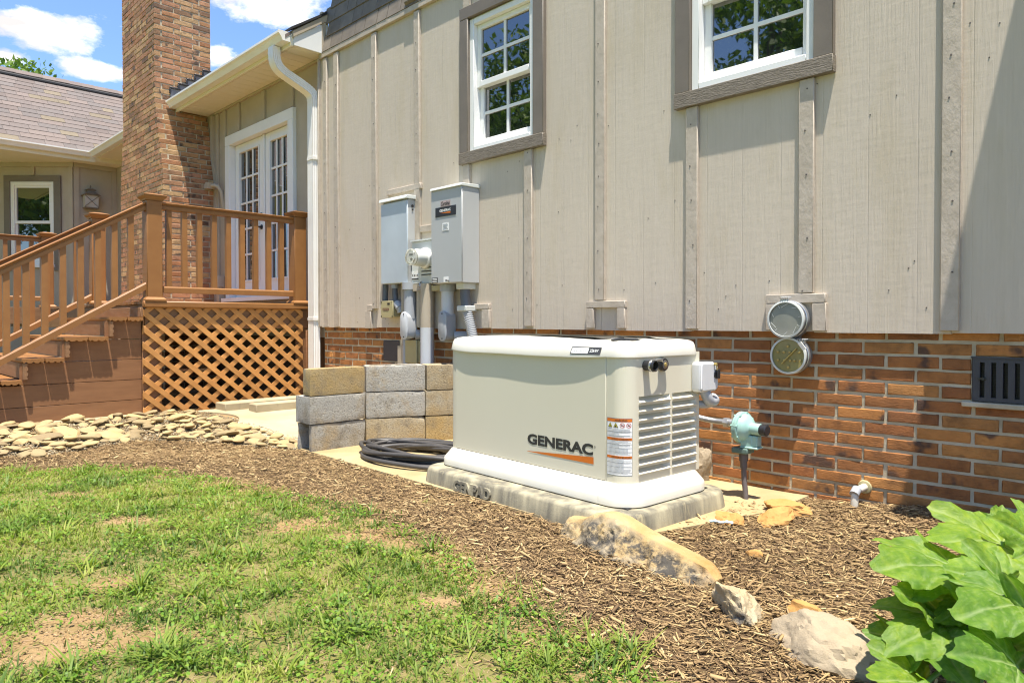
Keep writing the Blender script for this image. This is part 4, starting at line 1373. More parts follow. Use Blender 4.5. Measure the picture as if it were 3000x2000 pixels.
di.box(mc[0] - .01, mc[0] + .02, mc[1] - .1335, mc[1] - .1315, mc[2] - .022, mc[2] - .012).box(mc[0] - .002, mc[0] + .01, mc[1] - .1338, mc[1] - .1312, mc[2] - .03, mc[2] - .006)
di.build('dial', M['black'], T)
lb = MB().box(-4.675, -4.58, -.0875, -.086, 1.245, 1.315)
lb.build('label', M['paper'], T)
lk = MB().box(-4.672, -4.583, -.0885, -.0876, 1.248, 1.258)
for k in range(3):
    lk.box(-4.545, -4.41, -.0885, -.086, 1.278 + k * .028, 1.286 + k * .028)
for k in range(4):
    lk.box(-4.665 + k * .022, -4.655 + k * .022, -.0885, -.0876, 1.275, 1.29)
lk.build('print', M['ink'], T)
hs = MB().tube([(-4.545, -.09, 1.225), (-4.545, -.105, 1.215), (-4.54, -.105, 1.19), (-4.53, -.09, 1.20)], .006, 6).box(-4.553, -4.528, -.112, -.09, 1.155, 1.19)
hs.build('padlock', M['chrome'], T)

# transfer switch
T = thing('transfer_switch', 'tall grey steel switch box with black maker badge, right of the meter', 'switch box', (-4.12, 0, 1.193))
MB().box(-4.297, -3.943, -.170, 0, 1.195, 1.905).build('body', M['greymetal'], T, bevel=.004, seg=1)
MB().box(-4.302, -3.94, -.179, -.1705, 1.198, 1.905).build('cover', M['greymetal'], T, bevel=.003, seg=1)
MB().prism([(-.192, 1.906), (.0, 1.906), (.0, 1.934), (-.186, 1.926)], 'x', -4.305, -3.935).build('rain_cap', M['paletrim'], T, bevel=.003, seg=1)
YF = -.179
def wallmap(y):
    return lambda u, v, n: (u, y - n, v)
MB().box(-4.246, -4.005, YF - .003, YF - .0005, 1.700, 1.772).build('badge', M['black'], T)
m_ = MB(); lettering(m_, 'GENERAC', wallmap(YF - .0042), -4.195, -4.062, 1.735, 1.755, .03)
m_.build('badge_lettering', M['paper'], T)
MB().add([(-4.19, YF - .0042, 1.727), (-4.065, YF - .0042, 1.718), (-4.065, YF - .0042, 1.731)], [(0, 1, 2)]).build('badge_stripe', M['orange'], T)
pk = mat('pinkish sticker', (.42, .33, .32), None, 8)
MB().box(-4.185, -4.070, YF - .0022, YF - .0003, 1.773, 1.818).build('sticker', pk, T)
m_ = MB(); lettering(m_, 'Carolina', wallmap(YF - .0032), -4.178, -4.076, 1.781, 1.812, .02, .35)
m_.build('sticker_lettering', M['ink'], T)
MB().box(-4.163, -4.088, YF - .0022, YF - .0003, 1.592, 1.650).build('label', M['paper'], T)
m_ = MB()
for k in range(5):
    m_.box(-4.155 + .004 * (k % 2), -4.097 - .006 * (k % 3), YF - .003, YF - .0023, 1.602 + k * .009, 1.6055 + k * .009)
m_.build('print', M['textgrey'], T)
MB().box(-4.292, -4.222, YF - .0022, YF - .0003, 1.203, 1.242).build('label', M['ink'], T)
m_ = MB()
for k in range(3):
    m_.box(-4.284, -4.230, YF - .003, YF - .0023, 1.209 + k * .011, 1.214 + k * .011)
m_.build('print', M['paper'], T)
MB().box(-4.15, -4.093, YF - .0022, YF - .0003, 1.203, 1.243).build('label', M['paper'], T)
MB().lathe([(.006, 0), (.006, .02), (.009, .024), (.009, .03)], (-4.088, YF, 1.213), (0, -1, 0), 10).build('screw', M['chrome'], T)

# small tan box and its two flexible conduits
T = thing('junction_box', 'small tan junction box under the blue grey panel', 'junction box', (-5.03, 0, .94))
MB().box(-5.11, -4.945, -.075, 0, .945, 1.08).build('body', M['tan'], T, bevel=.005, seg=1)
MB().box(-5.118, -4.94, -.088, -.0755, .94, 1.084).build('cover', M['tan'], T, bevel=.004, seg=1)
m_ = MB()
for a in (-5.108, -4.95):
    for b in (.951, 1.073):
        m_.lathe([(.006, 0), (.006, .002)], (a, -.088, b), (0, -1, 0), 8)
m_.box(-5.02, -4.985, -.0895, -.088, 1.05, 1.066)
m_.build('screw', M['black'], T)
MB().box(-5.09, -5.0, -.0895, -.0882, 1.0, 1.022).build('label', mat('dark red print', (.16, .03, .03)), T)
m_ = MB(); lettering(m_, 'SIEMENS', wallmap(-.0905), -5.083, -5.007, 1.005, 1.017, .02)
m_.build('lettering', M['tan'], T)
def conduit(name, label, pts, r, m, sm=50, n=12, extra=None, em=None, en='fitting'):
    T = thing(name, label, 'conduit', (pts[-1][0], pts[-1][1], min(p[2] for p in pts)))
    MB().tube(pts, r, n).build('pipe', M[m], T, smooth=sm)
    for e in (extra if isinstance(extra, list) else [extra] if extra else []):
        e.build(en, M[em], T, smooth=40)
    return T
conduit('conduit', 'dark grey flexible conduit from the panel into the tan junction box top', [(-5.10, -.05, 1.228), (-5.105, -.05, 1.16), (-5.108, -.05, 1.07)], .026, 'pvcdark')
conduit('conduit', 'dark grey conduit curving into the side of the tan junction box', [(-4.965, -.05, 1.23), (-4.963, -.05, 1.14), (-4.955, -.05, 1.09), (-4.925, -.05, 1.045), (-4.895, -.05, 1.02)], .025, 'pvcdark', extra=[MB().tube([(-4.935, -.05, 1.065), (-4.895, -.05, 1.02)], .034, 12).tube([(-4.90, -.05, 1.03), (-4.89, -.04, .985)], .03, 10), MB().tube([(-4.965, -.05, 1.226), (-4.965, -.05, 1.19)], .033, 12)], em='pvcgrey')
conduit('conduit', 'thin taupe conduit running down from the panel to a narrow plate', [(-4.86, -.035, 1.228), (-4.86, -.035, .9), (-4.87, -.03, .72)], .021, 'taupe', extra=MB().box(-4.958, -4.885, -.028, .03, .54, .70), em='taupe', en='plate')
def lb_body(cx, r, z0, z1, yb, yf, m, T):
    """rounded pull box on a conduit with its lid towards the yard"""
    def ring(rr, y, off=0):
        pts = []
        for k in range(9):
            a = math.pi * k / 8
            pts.append((cx + rr * math.cos(a), y, z1 - r + rr * math.sin(a)))
        for k in range(9):
            a = math.pi + math.pi * k / 8
            pts.append((cx + rr * math.cos(a), y, z0 + r + rr * math.sin(a)))
        return pts
    MB().loft([ring(r * .93, yb), ring(r * .97, yf + .012)]).build('body', M[m], T, smooth=40)
    MB().loft([ring(r * 1.05, yf + .0115), ring(r * 1.05, yf + .002), ring(r * .98, yf)]).build('cover', M['pvcwhite'] if m != 'pvcgrey' else M[m], T, smooth=35)
    MB().lathe([(.006, 0), (.006, .002)], (cx, yf - .0005, z1 - .018), (0, -1, 0), 8).lathe([(.006, 0), (.006, .002)], (cx, yf - .0005, z0 + .018), (0, -1, 0), 8).build('screw', M['black'], T)
T = conduit('conduit', 'fat grey conduit with a pale scuffed pull box, left of the two', [(-4.722, -.07, 1.228), (-4.722, -.07, .93)], .052, 'pvcgrey', extra=[MB().tube([(-4.722, -.07, 1.226), (-4.722, -.07, 1.17)], .066, 16), MB().tube([(-4.66, -.06, .80), (-4.61, .02, .80)], .042, 12)], em='pvcgrey')
lb_body(-4.722, .050, .762, .985, -.035, -.135, 'pvcwhite', T)
T = conduit('conduit', 'fat grey conduit with a smooth grey pull box, right of the two', [(-4.235, -.07, 1.196), (-4.235, -.07, .93)], .05, 'pvcwhite', extra=[MB().tube([(-4.235, -.07, 1.192), (-4.235, -.07, 1.14)], .062, 16), MB().tube([(-4.17, -.06, .79), (-4.10, .03, .79)], .042, 12)], em='pvcgrey')
lb_body(-4.225, .047, .757, .985, -.035, -.135, 'pvcgrey', T)
conduit('conduit', 'taupe conduit below the meter with a square fitting', [(-4.605, -.05, 1.21), (-4.605, -.05, .86)], .034, 'taupe', extra=MB().box(-4.657, -4.563, -.09, .0, 1.155, 1.208), em='taupe')
conduit('conduit', 'wide pale service conduit running straight down behind the concrete blocks', [(-4.50, -.065, 1.21), (-4.50, -.065, .858)], .054, 'taupe', n=20, extra=MB().tube([(-4.50, -.065, .8575), (-4.50, -.065, .0)], .055, 20), em='pvcwhite', en='lower_pipe')  # taupe over pale grey: paint change plus sun and shade put into the colours
conduit('conduit', 'grey pipe below the scuffed pull box, down past the tan cover', [(-4.82, -.03, .765), (-4.82, -.03, .05)], .037, 'pvcgrey')
fx = [(-4.03, -.07, 1.196), (-4.028, -.07, 1.1), (-4.012, -.072, 1.0), (-3.965, -.075, .88), (-3.92, -.08, .76), (-3.86, -.10, .62), (-3.80, -.16, .45), (-3.7, -.3, .3), (-3.4, -.45, .22), (-3.1, -.55, .22)]
def smooth_path(P, k=8):
    out = []
    P = [Vector(p) for p in P]
    for i in range(len(P) - 1):
        p0, p1, p2, p3 = P[max(i - 1, 0)], P[i], P[i + 1], P[min(i + 2, len(P) - 1)]
        for j in range(k):
            t = j / k
            out.append(.5 * ((2 * p1) + (p2 - p0) * t + (2 * p0 - 5 * p1 + 4 * p2 - p3) * t * t + (3 * p1 - p0 - 3 * p2 + p3) * t ** 3))
    out.append(P[-1])
    return out
T = thing('conduit', 'dark corrugated flexible conduit from the switch box down behind the generator', 'conduit', (-4.0, -.07, .2))
up = smooth_path(fx[:3], 6)
MB().tube(up, .040, 14).build('pipe', M['pvcdark'], T, smooth=50)
lo = smooth_path(fx[2:], 18)
MB().tube(lo, .04, 14, radii=[.041 if i % 2 else .035 for i in range(len(lo))]).build('corrugated_pipe', M['pvcgrey'], T, smooth=50)
for b_ in ((-4.075, -3.985, -.12, 0, 1.15, 1.196), (-4.07, -3.965, -.118, 0, .985, 1.025)):
    MB().box(*b_).build('strap', M['paletrim'], T, bevel=.004)
solo('strut_channel', MB().box(-4.42, -4.305, -.085, -.002, 1.148, 1.192), M['tan'], 'short tan strut channel tucked under the grey switch box', 'bracket', (-4.36, 0, 1.148), bevel=.003)
T = thing('utility_cover', 'tan utility cover low on the bricks above the block wall', 'utility cover', (-4.71, .03, .566))
MB().box(-4.80, -4.625, -.045, FY, .57, .75).build('body', M['tan'], T, bevel=.004)
MB().box(-4.81, -4.645, -.062, -.0455, .562, .754).build('cover', M['tan'], T, bevel=.006)
T = thing('crawl_space_vent', 'flat charcoal vent plate in the bricks left of the pipes', 'vent', (-5.136, FY, .5535))
MB().box(-5.256, -5.016, FY + .0, FY + .05, .558, .742).build('plate', M['ventpaint'], T, bevel=.004)
m_ = MB()
for a in (-5.245, -5.03):
    for b in (.575, .728):
        m_.lathe([(.004, 0), (.004, .002)], (a, FY, b), (0, -1, 0), 6)
m_.build('screw', M['chrome'], T)

# slotted vent at the right
T = thing('crawl_space_vent', 'charcoal slotted vent with wire mesh in the bricks at the right edge', 'vent', (-.583, FY, .5535))
vx0, vx1, vz0, vz1 = -.762, -.404, .5575, .7435
slots = [(-.735 + i * .042, -.717 + i * .042) for i in range(8)]
fr = MB()
prev = vx0
for a, b in slots:
    fr.box(prev, a, FY - .004, FY + .014, vz0 + .017, vz1 - .017); prev = b
fr.box(prev, vx1, FY - .004, FY + .014, vz0 + .017, vz1 - .017)
fr.box(vx0, vx1, FY - .004, FY + .014, vz0, vz0 + .017).box(vx0, vx1, FY - .004, FY + .014, vz1 - .017, vz1)
fr.build('frame', M['ventpaint'], T)
MB().box(vx0 - .006, vx1, FY - .007, FY + .05, vz1 + .0005, vz1 + .008).build('lip', M['ventpaint'], T)
MB().box(-.742, -.712, FY - .011, FY - .0045, .652, .660).lathe([(.007, 0), (.007, .01)], (-.722, FY - .004, .656), (0, -1, 0), 10).build('lever', M['black'], T)
ms = MB()
zz = vz0 + .018
while zz < vz1 - .017:
    for a, b in slots:
        ms.box(a, b, FY + .018, FY + .0195, zz, zz + .0016)
    zz += .0068
for a, b in slots:
    for t in (.25, .5, .75):
        ms.box(a + (b - a) * t - .0007, a + (b - a) * t + .0007, FY + .0197, FY + .021, vz0 + .017, vz1 - .017)
tag(ms.build('wire_mesh', M['mesh'], T), kind='stuff')
MB().box(vx0, vx1, FY + .04, FY + .05, vz0, vz1).build('back', M['black'], T)

# two round covers, one above the other
def round_cover(c, r, depth, label, facem, spokes):
    T = thing('meter_socket_cover', label, 'round cover', (c[0], 0, c[2] - r))
    cx, cy, cz = c
    MB().lathe([(r * .97, -depth), (r * .97, 0), (r * .93, .002), (r * .93, -.01)], c, (0, -1, 0), 44, cap=False).build('barrel', M['galv'], T, smooth=35)
    MB().lathe([(r * 1.0, -depth * .62), (r * 1.04, -depth * .6), (r * 1.04, -depth * .35), (r * 1.0, -depth * .33)], c, (0, -1, 0), 44, cap=False).build('band', M['galv'], T, smooth=35)
    MB().lathe([(r, -.014), (r * 1.03, -.010), (r * 1.03, .002), (r * .93, .004), (r * .92, .001)], c, (0, -1, 0), 44, cap=False).build('rim', M['paletrim'], T, smooth=35)
    MB().lathe([(r * .94, -.012), (r * .94, -.006), (r * .5, -.0045)], c, (0, -1, 0), 40).build('disc', M[facem], T, smooth=60)
    m_ = MB()
    if spokes:
        for k in range(10):
            a = 2 * math.pi * (k + .3) / 10
            m_.bar((cx + r * .70 * math.cos(a + .25 * (k % 3)), cy + .002, cz + r * .70 * math.sin(a + .25 * (k % 3))), (cx + r * .86 * math.cos(a), cy + .002, cz + r * .86 * math.sin(a)), .0012, .0018)
        m_.build('tick', M['paletrim'], T)
    else:
        for (u, v) in [(-.05, .02), (-.02, .02), (.01, .02), (.058, .02), (-.05, -.022), (-.018, -.022), (.012, -.022), (.035, -.022), (.062, -.022), (.0, .05), (.003, -.056)]:
            m_.lathe([(.007, 0), (.006, .004), (.002, .006)], (cx + u, cy - .002, cz + v), (0, -1, 0), 8)
        m_.bar((cx - .03, cy - .004, cz - .04), (cx + .045, cy - .004, cz + .038), .004, .012, (0, -1, 0))
        m_.build('stud', M['brass'], T)
    cl = MB()
    a = R_(95 if spokes else 48)
    px, pz = cx + r * 1.05 * math.cos(a), cz + r * 1.05 * math.sin(a)
    for k in range(4):
        cl.tube([(px - .02 + k * .012, cy + .01, pz - .004), (px - .014 + k * .012, cy - .004, pz + .014), (px - .004 + k * .012, cy + .012, pz + .016)], .0035, 6)
    cl.box(px - .016, px + .016, cy + .004, cy + .03, pz - .006, pz + .006)
    cl.build('clasp', M['galv'], T)
    return T
round_cover((-1.547, -.09, .915), .092, .11, 'round grey glass cover clamped over the framed hole in the siding', 'dialgrey', True)
round_cover((-1.545, -.062, .730), .090, .09, 'round olive cover with brass studs on the bricks, the lower one', 'dial', False)
solo('coupling_strip', MB().box(-1.585, -1.515, -.0, FY, .80, .87), M['galv'], 'short grey strip joining the two round covers', 'bracket', (-1.55, 0, .80))
solo('cover_tag', MB().bar((-1.478, -.085, .80), (-1.455, -.075, .765), .004, .02, (1, 0, 0)), M['paper'], 'small white tag on the lower round cover', 'tag', (-1.466, -.08, .765))

# drain elbow by the foundation
T = thing('drain_pipe', 'short white drain elbow poking out of the brick wall near the mulch', 'pipe', (-1.215, 0, .03))
ep_ = smooth_path([(-1.203, FY + .02, .105), (-1.203, -.03, .105), (-1.207, -.075, .10), (-1.21, -.085, .06), (-1.21, -.085, .0)], 5)
MB().tube(ep_, .017, 14).build('elbow', M['genwhite'], T, smooth=50)
MB().tube([(-1.207, -.062, .110), (-1.2095, -.094, .088)], .0215, 14).build('collar', M['pvcgrey'], T, smooth=50)
MB().lathe([(.035, 0), (.03, .012), (.02, .014)], (-1.203, FY + .004, .105), (0, -1, 0), 14).build('sealant', M['tan'], T, smooth=50)

# gas regulator on its riser
T = thing('gas_regulator', 'pale teal gas regulator on a thin dark riser by the brick wall', 'gas regulator', (-1.66, -.2, -.02))
RC = Vector((-1.70, -.235, .368))
ax = Vector((1, -.12, 0)).normalized()
def lr(prof, o, a, n=28): return MB().lathe(prof, o, a, n)
lr([(.03, -.045), (.055, -.035), (.074, -.016), (.080, -.012), (.080, -.001)], RC, ax).build('rear_case', M['teal'], T, smooth=35)
lr([(.080, .0), (.080, .011), (.072, .014), (.064, .03), (.05, .044), (.034, .05), (.03, .055), (.029, .10), (.027, .104)], RC, ax).build('front_case', M['teal'], T, smooth=35)
lr([(.0255, .1045), (.0255, .112), (.029, .114), (.029, .136), (.024, .14)], RC, ax, 16).build('cap', M['black'], T, smooth=30)
bt = MB()
sx = Vector((ax.y, -ax.x, 0)); up = Vector((0, 0, 1))
for k in range(8):
    a = 2 * math.pi * k / 8 + .2
    o = RC + (sx * math.cos(a) + up * math.sin(a)) * .074
    bt.lathe([(.007, -.02), (.007, .018)], o, ax, 6)
bt.build('bolt', M['teal'], T)
vb = MB().box(-1.70, -1.635, -.262, -.208, .265, .335).box(-1.70, -1.605, -.268, -.202, .268, .279)
vb.box(-1.66, -1.61, -.26, -.21, .28, .335)
vb.build('valve_body', M['teal'], T, bevel=.008)
MB().box(-1.742, -1.655, -.275, -.195, .240, .268).build('flange', mat('dark teal', (.10, .16, .14)), T, bevel=.006)
MB().tube([(-1.694, -.235, .242), (-1.694, -.235, .20)], .023, 10).tube([(-1.694, -.235, .20), (-1.692, -.236, .165)], .018, 10).build('coupling', M['rustpipe'], T, smooth=40)
MB().tube(smooth_path([(-1.692, -.236, .18), (-1.688, -.24, .11), (-1.676, -.25, .05), (-1.664, -.262, -.03)], 6), .0135, 10).build('riser', M['rustpipe'], T, smooth=50)
MB().tube([(-1.80, -.235, .385), (-1.735, -.235, .383)], .021, 12).tube([(-1.80, -.235, .385), (-1.775, -.235, .385)], .026, 6).build('inlet', M['galv'], T, smooth=40)
solo('gas_hose', MB().tube(smooth_path([(-1.80, -.235, .385), (-1.86, -.24, .386), (-1.93, -.27, .40), (-1.99, -.33, .425), (-2.02, -.42, .44)], 8), .015, 12), M['galv'], 'silver flexible gas hose curving from the generator to the teal regulator', 'hose', (-1.9, -.25, .38), smooth=50)

# ------------------------------------------------------------------ generator on its pad
GA = R_(-3.2)
GO = (-1.813, -1.067, 0)
gc, gs = math.cos(GA), math.sin(GA)
def gw(x, y, z=0):
    return (GO[0] + x * gc - y * gs, GO[1] + x * gs + y * gc, z)
def rrect(x0, x1, y0, y1, rs, n=8):
    """rounded rectangle; rs = radii at (x0,y0) (x1,y0) (x1,y1) (x0,y1)"""
    P = []
    for (cx, cy, r, a0) in ((x0, y0, rs[0], 180), (x1, y0, rs[1], 270), (x1, y1, rs[2], 0), (x0, y1, rs[3], 90)):
        sx, sy = (1 if cx == x0 else -1), (1 if cy == y0 else -1)
        for k in range(n + 1):
            a = R_(a0 + 90 * k / n)
            P.append((cx + sx * r + r * math.cos(a), cy + sy * r + r * math.sin(a)))
    return P
PAD = thing('concrete_pad', 'streaky grey concrete equipment pad under the generator with raised letters', 'concrete pad', GO, GA)
def pring(off, z, r):
    return [(x, y, z) for x, y in rrect(-1.37 + off, .115 - off, -.165 + off, .68 - off, (r, r, r, r))]
MB().loft([pring(-.012, -.06, .13), pring(-.006, .0, .13), pring(.004, .078, .13), pring(.012, .090, .125), pring(.026, .0935, .115)]).build('body', M['pad'], PAD, smooth=50, local=True)
m_ = MB()
lettering(m_, 'GENPAD', lambda u, v, n: (u, -.171 + .128 * v - n, v), -1.02, -.72, .016, .072, .045, 0, .012)
m_.build('raised_lettering', M['pad'], PAD, local=True)

GEN = thing('generator', 'beige standby generator with white lid on a concrete pad by the brick wall', 'generator', GO, GA)
def gp(name, mb, m, parent=GEN, **k):
    o = mb.build(name, M[m] if isinstance(m, str) else m, None, local=True, **k)
    o.parent = parent
    return o
CR = .075
bz0, bz1 = .188, .75
# core so nothing shows through the seams
gp('inner_case', MB().box(-1.25, -.08, .03, .53, bz0 + .002, bz1 + .03), 'black')
# skirt, two mouldings with a seam near the corner
def sring(off, z, r, x0, x1):
    P = rrect(-1.27 - off, 0 + off, -off, .55 + off, (r * .7, r, r, r * .7), 10)
    return P, z
def skirt_piece(name, keep):
    prof = [(.053, .097), (.056, .100), (.056, .132), (.052, .140), (.012, .186), (.004, .189), (-.02, .189)]
    P0 = rrect(-1.27, 0, 0, .55, (.03, CR, CR, .03), 10)
    rings = []
    for off, z in prof:
        r = [max(.012, a + off) for a in (.03, CR, CR, .03)]
        rings.append([(x, y, z) for x, y in rrect(-1.27 - off, off, -off, .55 + off, r, 10)])
    m = MB()
    n = len(rings[0])
    ids = [k for k in range(n) if keep(P0[k])]
    # contiguous run
    start = next(k for k in ids if (k - 1) % n not in ids)
    run = [(start + i) % n for i in range(len(ids))]
    return rings, run, m
prof = [(.053, .097), (.056, .100), (.056, .132), (.052, .140), (.012, .186), (.004, .189), (-.02, .189)]
def skirt(name, xa, xb):
    """the part of the skirt with xa <= x <= xb: cut the ring at two x values on the front and back runs"""
    rings = []
    for off, z in prof:
        front, back = -off, .55 + off
        pts = []
        if xb >= 0:     # right end piece with its two rounded corners
            r = CR + off
            pts.append((xa, front))
            for k in range(11):
                a = R_(270 + 9 * k); pts.append((off - r + r * math.cos(a), front + r + r * math.sin(a)))
            for k in range(11):
                a = R_(9 * k); pts.append((off - r + r * math.cos(a), back - r + r * math.sin(a)))
            pts.append((xa, back))
        else:
            r = .03 + off
            pts.append((xb, back))
            for k in range(11):
                a = R_(90 + 9 * k); pts.append((-1.27 - off + r + r * math.cos(a), back - r + r * math.sin(a)))
            for k in range(11):
                a = R_(180 + 9 * k); pts.append((-1.27 - off + r + r * math.cos(a), front + r + r * math.sin(a)))
            pts.append((xb, front))
        rings.append([(x, y, z) for x, y in pts])
    m = MB(); m.loft(rings, cap=False, closed=True)
    gp(name, m, 'genwhite', smooth=28)
skirt('base_skirt', -.1145, 1)
skirt('base_skirt', -9, -.1165)
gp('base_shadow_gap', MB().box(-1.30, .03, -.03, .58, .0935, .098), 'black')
# front door panel and left corner strip
gp('front_panel', MB().box(-1.231, -.1185, 0, .02, bz0 + .003, bz1 + .01), 'gen', bevel=.004)
st = MB().prism([(-1.232, .003), (-1.232, .03), (-1.26, .05), (-1.272, .05), (-1.272, .02), (-1.268, .008), (-1.258, .003)], 'z', bz0, bz1 + .01)
gp('corner_post', st, 'gen', smooth=40)
gp('side_panel', MB().box(-1.272, -1.255, .051, .55, bz0, bz1 + .01), 'gen')
gp('back_panel', MB().box(-1.25, -.05, .535, .549, bz0, bz1 + .01), 'gen')
# right end panel: rounded corner, then a face with openings for the louvres
LC = [(.082, .312), (.330, .522)]
NL = 9
ltop, lpitch, lopen = .5705, .0396, .0255
ybr = [CR] + [v for c in LC for v in c] + [.55]
zbr = [bz0]
for k in range(NL - 1, -1, -1):
    zt = ltop - k * lpitch
    zbr += [zt - lopen, zt]
zbr.append(bz1 + .01)
ep = MB()
arc = [(-.1165, .0015)] + [(-CR + CR * math.sin(a), CR - CR * math.cos(a)) for a in np.linspace(0, math.pi / 2, 13)]
for i in range(len(arc) - 1):
    (a, b), (c, d) = arc[i], arc[i + 1]
    ep.add([(a, b, bz0), (c, d, bz0), (c, d, bz1 + .01), (a, b, bz1 + .01)], [(0, 1, 2, 3)])
ep.add([(-.1165, .0015, bz0), (-.1165, .0015, bz1 + .01), (-.1165, .02, bz1 + .01), (-.1165, .02, bz0)], [(0, 1, 2, 3)])
for i in range(len(ybr) - 1):
    for j in range(len(zbr) - 1):
        if i in (1, 3) and j % 2 == 1:
            continue
        ep.add([(0, ybr[i], zbr[j]), (0, ybr[i + 1], zbr[j]), (0, ybr[i + 1], zbr[j + 1]), (0, ybr[i], zbr[j + 1])], [(0, 1, 2, 3)])
a2 = [(-CR * .3 + CR * .3 * math.cos(a), .55 - CR * .3 + CR * .3 * math.sin(a)) for a in np.linspace(0, math.pi / 2, 5)]
EP = gp('end_panel', ep, 'gen', smooth=40, recalc=False)
# louvres: a scooped pocket behind each opening, its lower lip proud of the panel
def louvre(y0, y1):
    h = lopen
    m = MB()
    N = 9
    cols = []
    for i in range(N):
        t = i / (N - 1)
        y = y0 + (y1 - y0) * t
        e = min(1, min(t, 1 - t) * 9)          # pockets get shallower towards their ends
        e = math.sqrt(max(e, 0))
        cols.append([(.0075, y, 0 - .004), (.0085, y, .0005), (.002, y, .004), (-.014 * e, y, .011), (-.024 * e, y, .02), (-.030 * e, y, h), (0.0, y, h + .0003)])
    for i in range(N - 1):
        for j in range(6):
            m.add([cols[i][j], cols[i + 1][j], cols[i + 1][j + 1], cols[i][j + 1]], [(0, 1, 2, 3)])
    # taper of the lip back to the panel
    for i in range(N - 1):
        m.add([(0, cols[i][0][1], -.006), (0, cols[i + 1][0][1], -.006), cols[i + 1][0], cols[i][0]], [(0, 1, 2, 3)])
    for c in (cols[0], cols[-1]):
        m.add(c[:3] + [(0, c[0][1], -.006), (0, c[0][1], .004)], [(0, 1, 2, 4, 3)])
    return m.mesh('louvre', M['gen'], 45)
for c in LC:
    lm = louvre(*c)
    for k in range(NL):
        o = link('louvre', lm, None)
        o.parent = EP
        o.location = (0, 0, ltop - k * lpitch - lopen)
# lid
def lring(off, z, bulge=0.0, dip=0.0):
    P = []
    r = CR + off
    x0, x1, y0, y1 = -1.285 - off * .6, .0 + off, -off, .56 + off
    def fx(x):
        t = (x + .69) / .56
        return max(0.0, 1 - t ** 6) * (1 + .10 * math.sin(x * 9)) if abs(t) < 1 else 0.0
    N = 30
    xa, xb = x0 + .05, x1 - r
    for k in range(N + 1):
        x = xa + (xb - xa) * k / N
        P.append((x, y0 - bulge * fx(x), z - dip * fx(x)))
    for k in range(1, 9):
        a = R_(270 + 90 * k / 8)
        P.append((x1 - r + r * math.cos(a), y0 + r + r * math.sin(a), z))
    for k in range(9):
        a = R_(90 * k / 8)
        P.append((x1 - r + r * math.cos(a), y1 - r + r * math.sin(a), z))
    P.append((xa, y1, z))
    for k in range(1, 5):
        a = R_(90 + 90 * k / 4); P.append((x0 + .05 + .05 * math.cos(a), y1 - .05 + .05 * math.sin(a), z))
    for k in range(4):
        a = R_(180 + 90 * k / 4); P.append((x0 + .05 + .05 * math.cos(a), y0 + .05 + .05 * math.sin(a), z))
    return P
lid = MB().loft([lring(-.006, .748, .0, -.004), lring(.007, .744, .006, .008), lring(.0098, .7455, .008, .009), lring(.0102, .750, .008, .008), lring(.006, .772, .006, .003), lring(.001, .793, .003), lring(-.006, .805), lring(-.022, .813), lring(-.06, .8185), lring(-.16, .8245), lring(-.25, .826)])
gp('lid', lid, 'genwhite', smooth=40)
# badge on the lid: slopes with its face
def lidmap(u, v, n):
    # u along x, v up the sloping face between z .752 and .79
    off = float(np.interp(v, [.750, .772, .793], [.0102, .006, .001]))
    bl = float(np.interp(v, [.750, .772, .793], [.008, .006, .003]))
    t = (u + .69) / .56
    y = -off - bl * (max(0.0, 1 - t ** 6) * (1 + .10 * math.sin(u * 9)) if abs(t) < 1 else 0) - .0012 - n
    return (u, y, v)
def quad(u0, u1, v0, v1, n):
    return MB().add([lidmap(u0, v0, n), lidmap(u1, v0, n), lidmap(u1, v1, n), lidmap(u0, v1, n)], [(0, 1, 2, 3)])
def rbadge(u0, u1, v0, v1, n, sh=.006, r=.004):
    P = rrect(u0, u1, v0, v1, (r, r, r, r), 4)
    return MB().add([lidmap(x + sh * (y - v0) / (v1 - v0), y, n) for x, y in P], [tuple(range(len(P)))])
BU0, BU1, BV0, BV1 = -.325, -.145, .7535, .7875
BG = gp('badge', rbadge(BU0, BU1, BV0, BV1, .0004), mat('charcoal print', (.06, .06, .065)), recalc=False)
gp('badge_field', rbadge(BU0 + .005, BU0 + .108, BV0 + .004, BV1 - .004, .001), 'paper', BG, recalc=False)
m_ = MB()
for i, ch in enumerate('Guardian'):
    vs_, fs_ = text_geo(ch)
    h = .0105 if ch in 'Gdi' else .0075
    w = .003 if ch == 'i' else .0072
    u = BU0 + .014 + i * .0112
    lettering(m_, ch, lambda a, b, n: lidmap(a, b, .0016), u, u + w, .7665, .7665 + h)
gp('lettering', m_, 'textgrey', BG, recalc=False)
m_ = MB(); lettering(m_, '22kW', lambda a, b, n: lidmap(a, b, .0016), BU0 + .118, BU1 - .008, .7645, .7785, .02, .25)
gp('lettering', m_, 'paper', BG, recalc=False)
# maker's name and its orange swoosh on the front panel
fm = lambda u, v, n: (u, -.0012 - n, v)
m_ = MB(); lettering(m_, 'GENERAC', fm, -.633, -.194, .292, .345, .045)
gp('lettering', m_, 'ink')
gp('swoosh', MB().add([fm(-.635, .2535, 0), fm(-.191, .2545, 0), fm(-.191, .287, 0), fm(-.634, .2555, 0)], [(0, 1, 2, 3)]), 'orange', recalc=False)
m_ = MB()
for k in range(12):
    a, b = 2 * math.pi * k / 12, 2 * math.pi * (k + 1) / 12
    m_.add([fm(-.184 + .0055 * math.cos(a), .334 + .0055 * math.sin(a), 0), fm(-.184 + .0055 * math.cos(b), .334 + .0055 * math.sin(b), 0), fm(-.184 + .0042 * math.cos(b), .334 + .0042 * math.sin(b), 0), fm(-.184 + .0042 * math.cos(a), .334 + .0042 * math.sin(a), 0)], [(0, 1, 2, 3)])
lettering(m_, 'R', fm, -.1865, -.182, .3315, .3365)
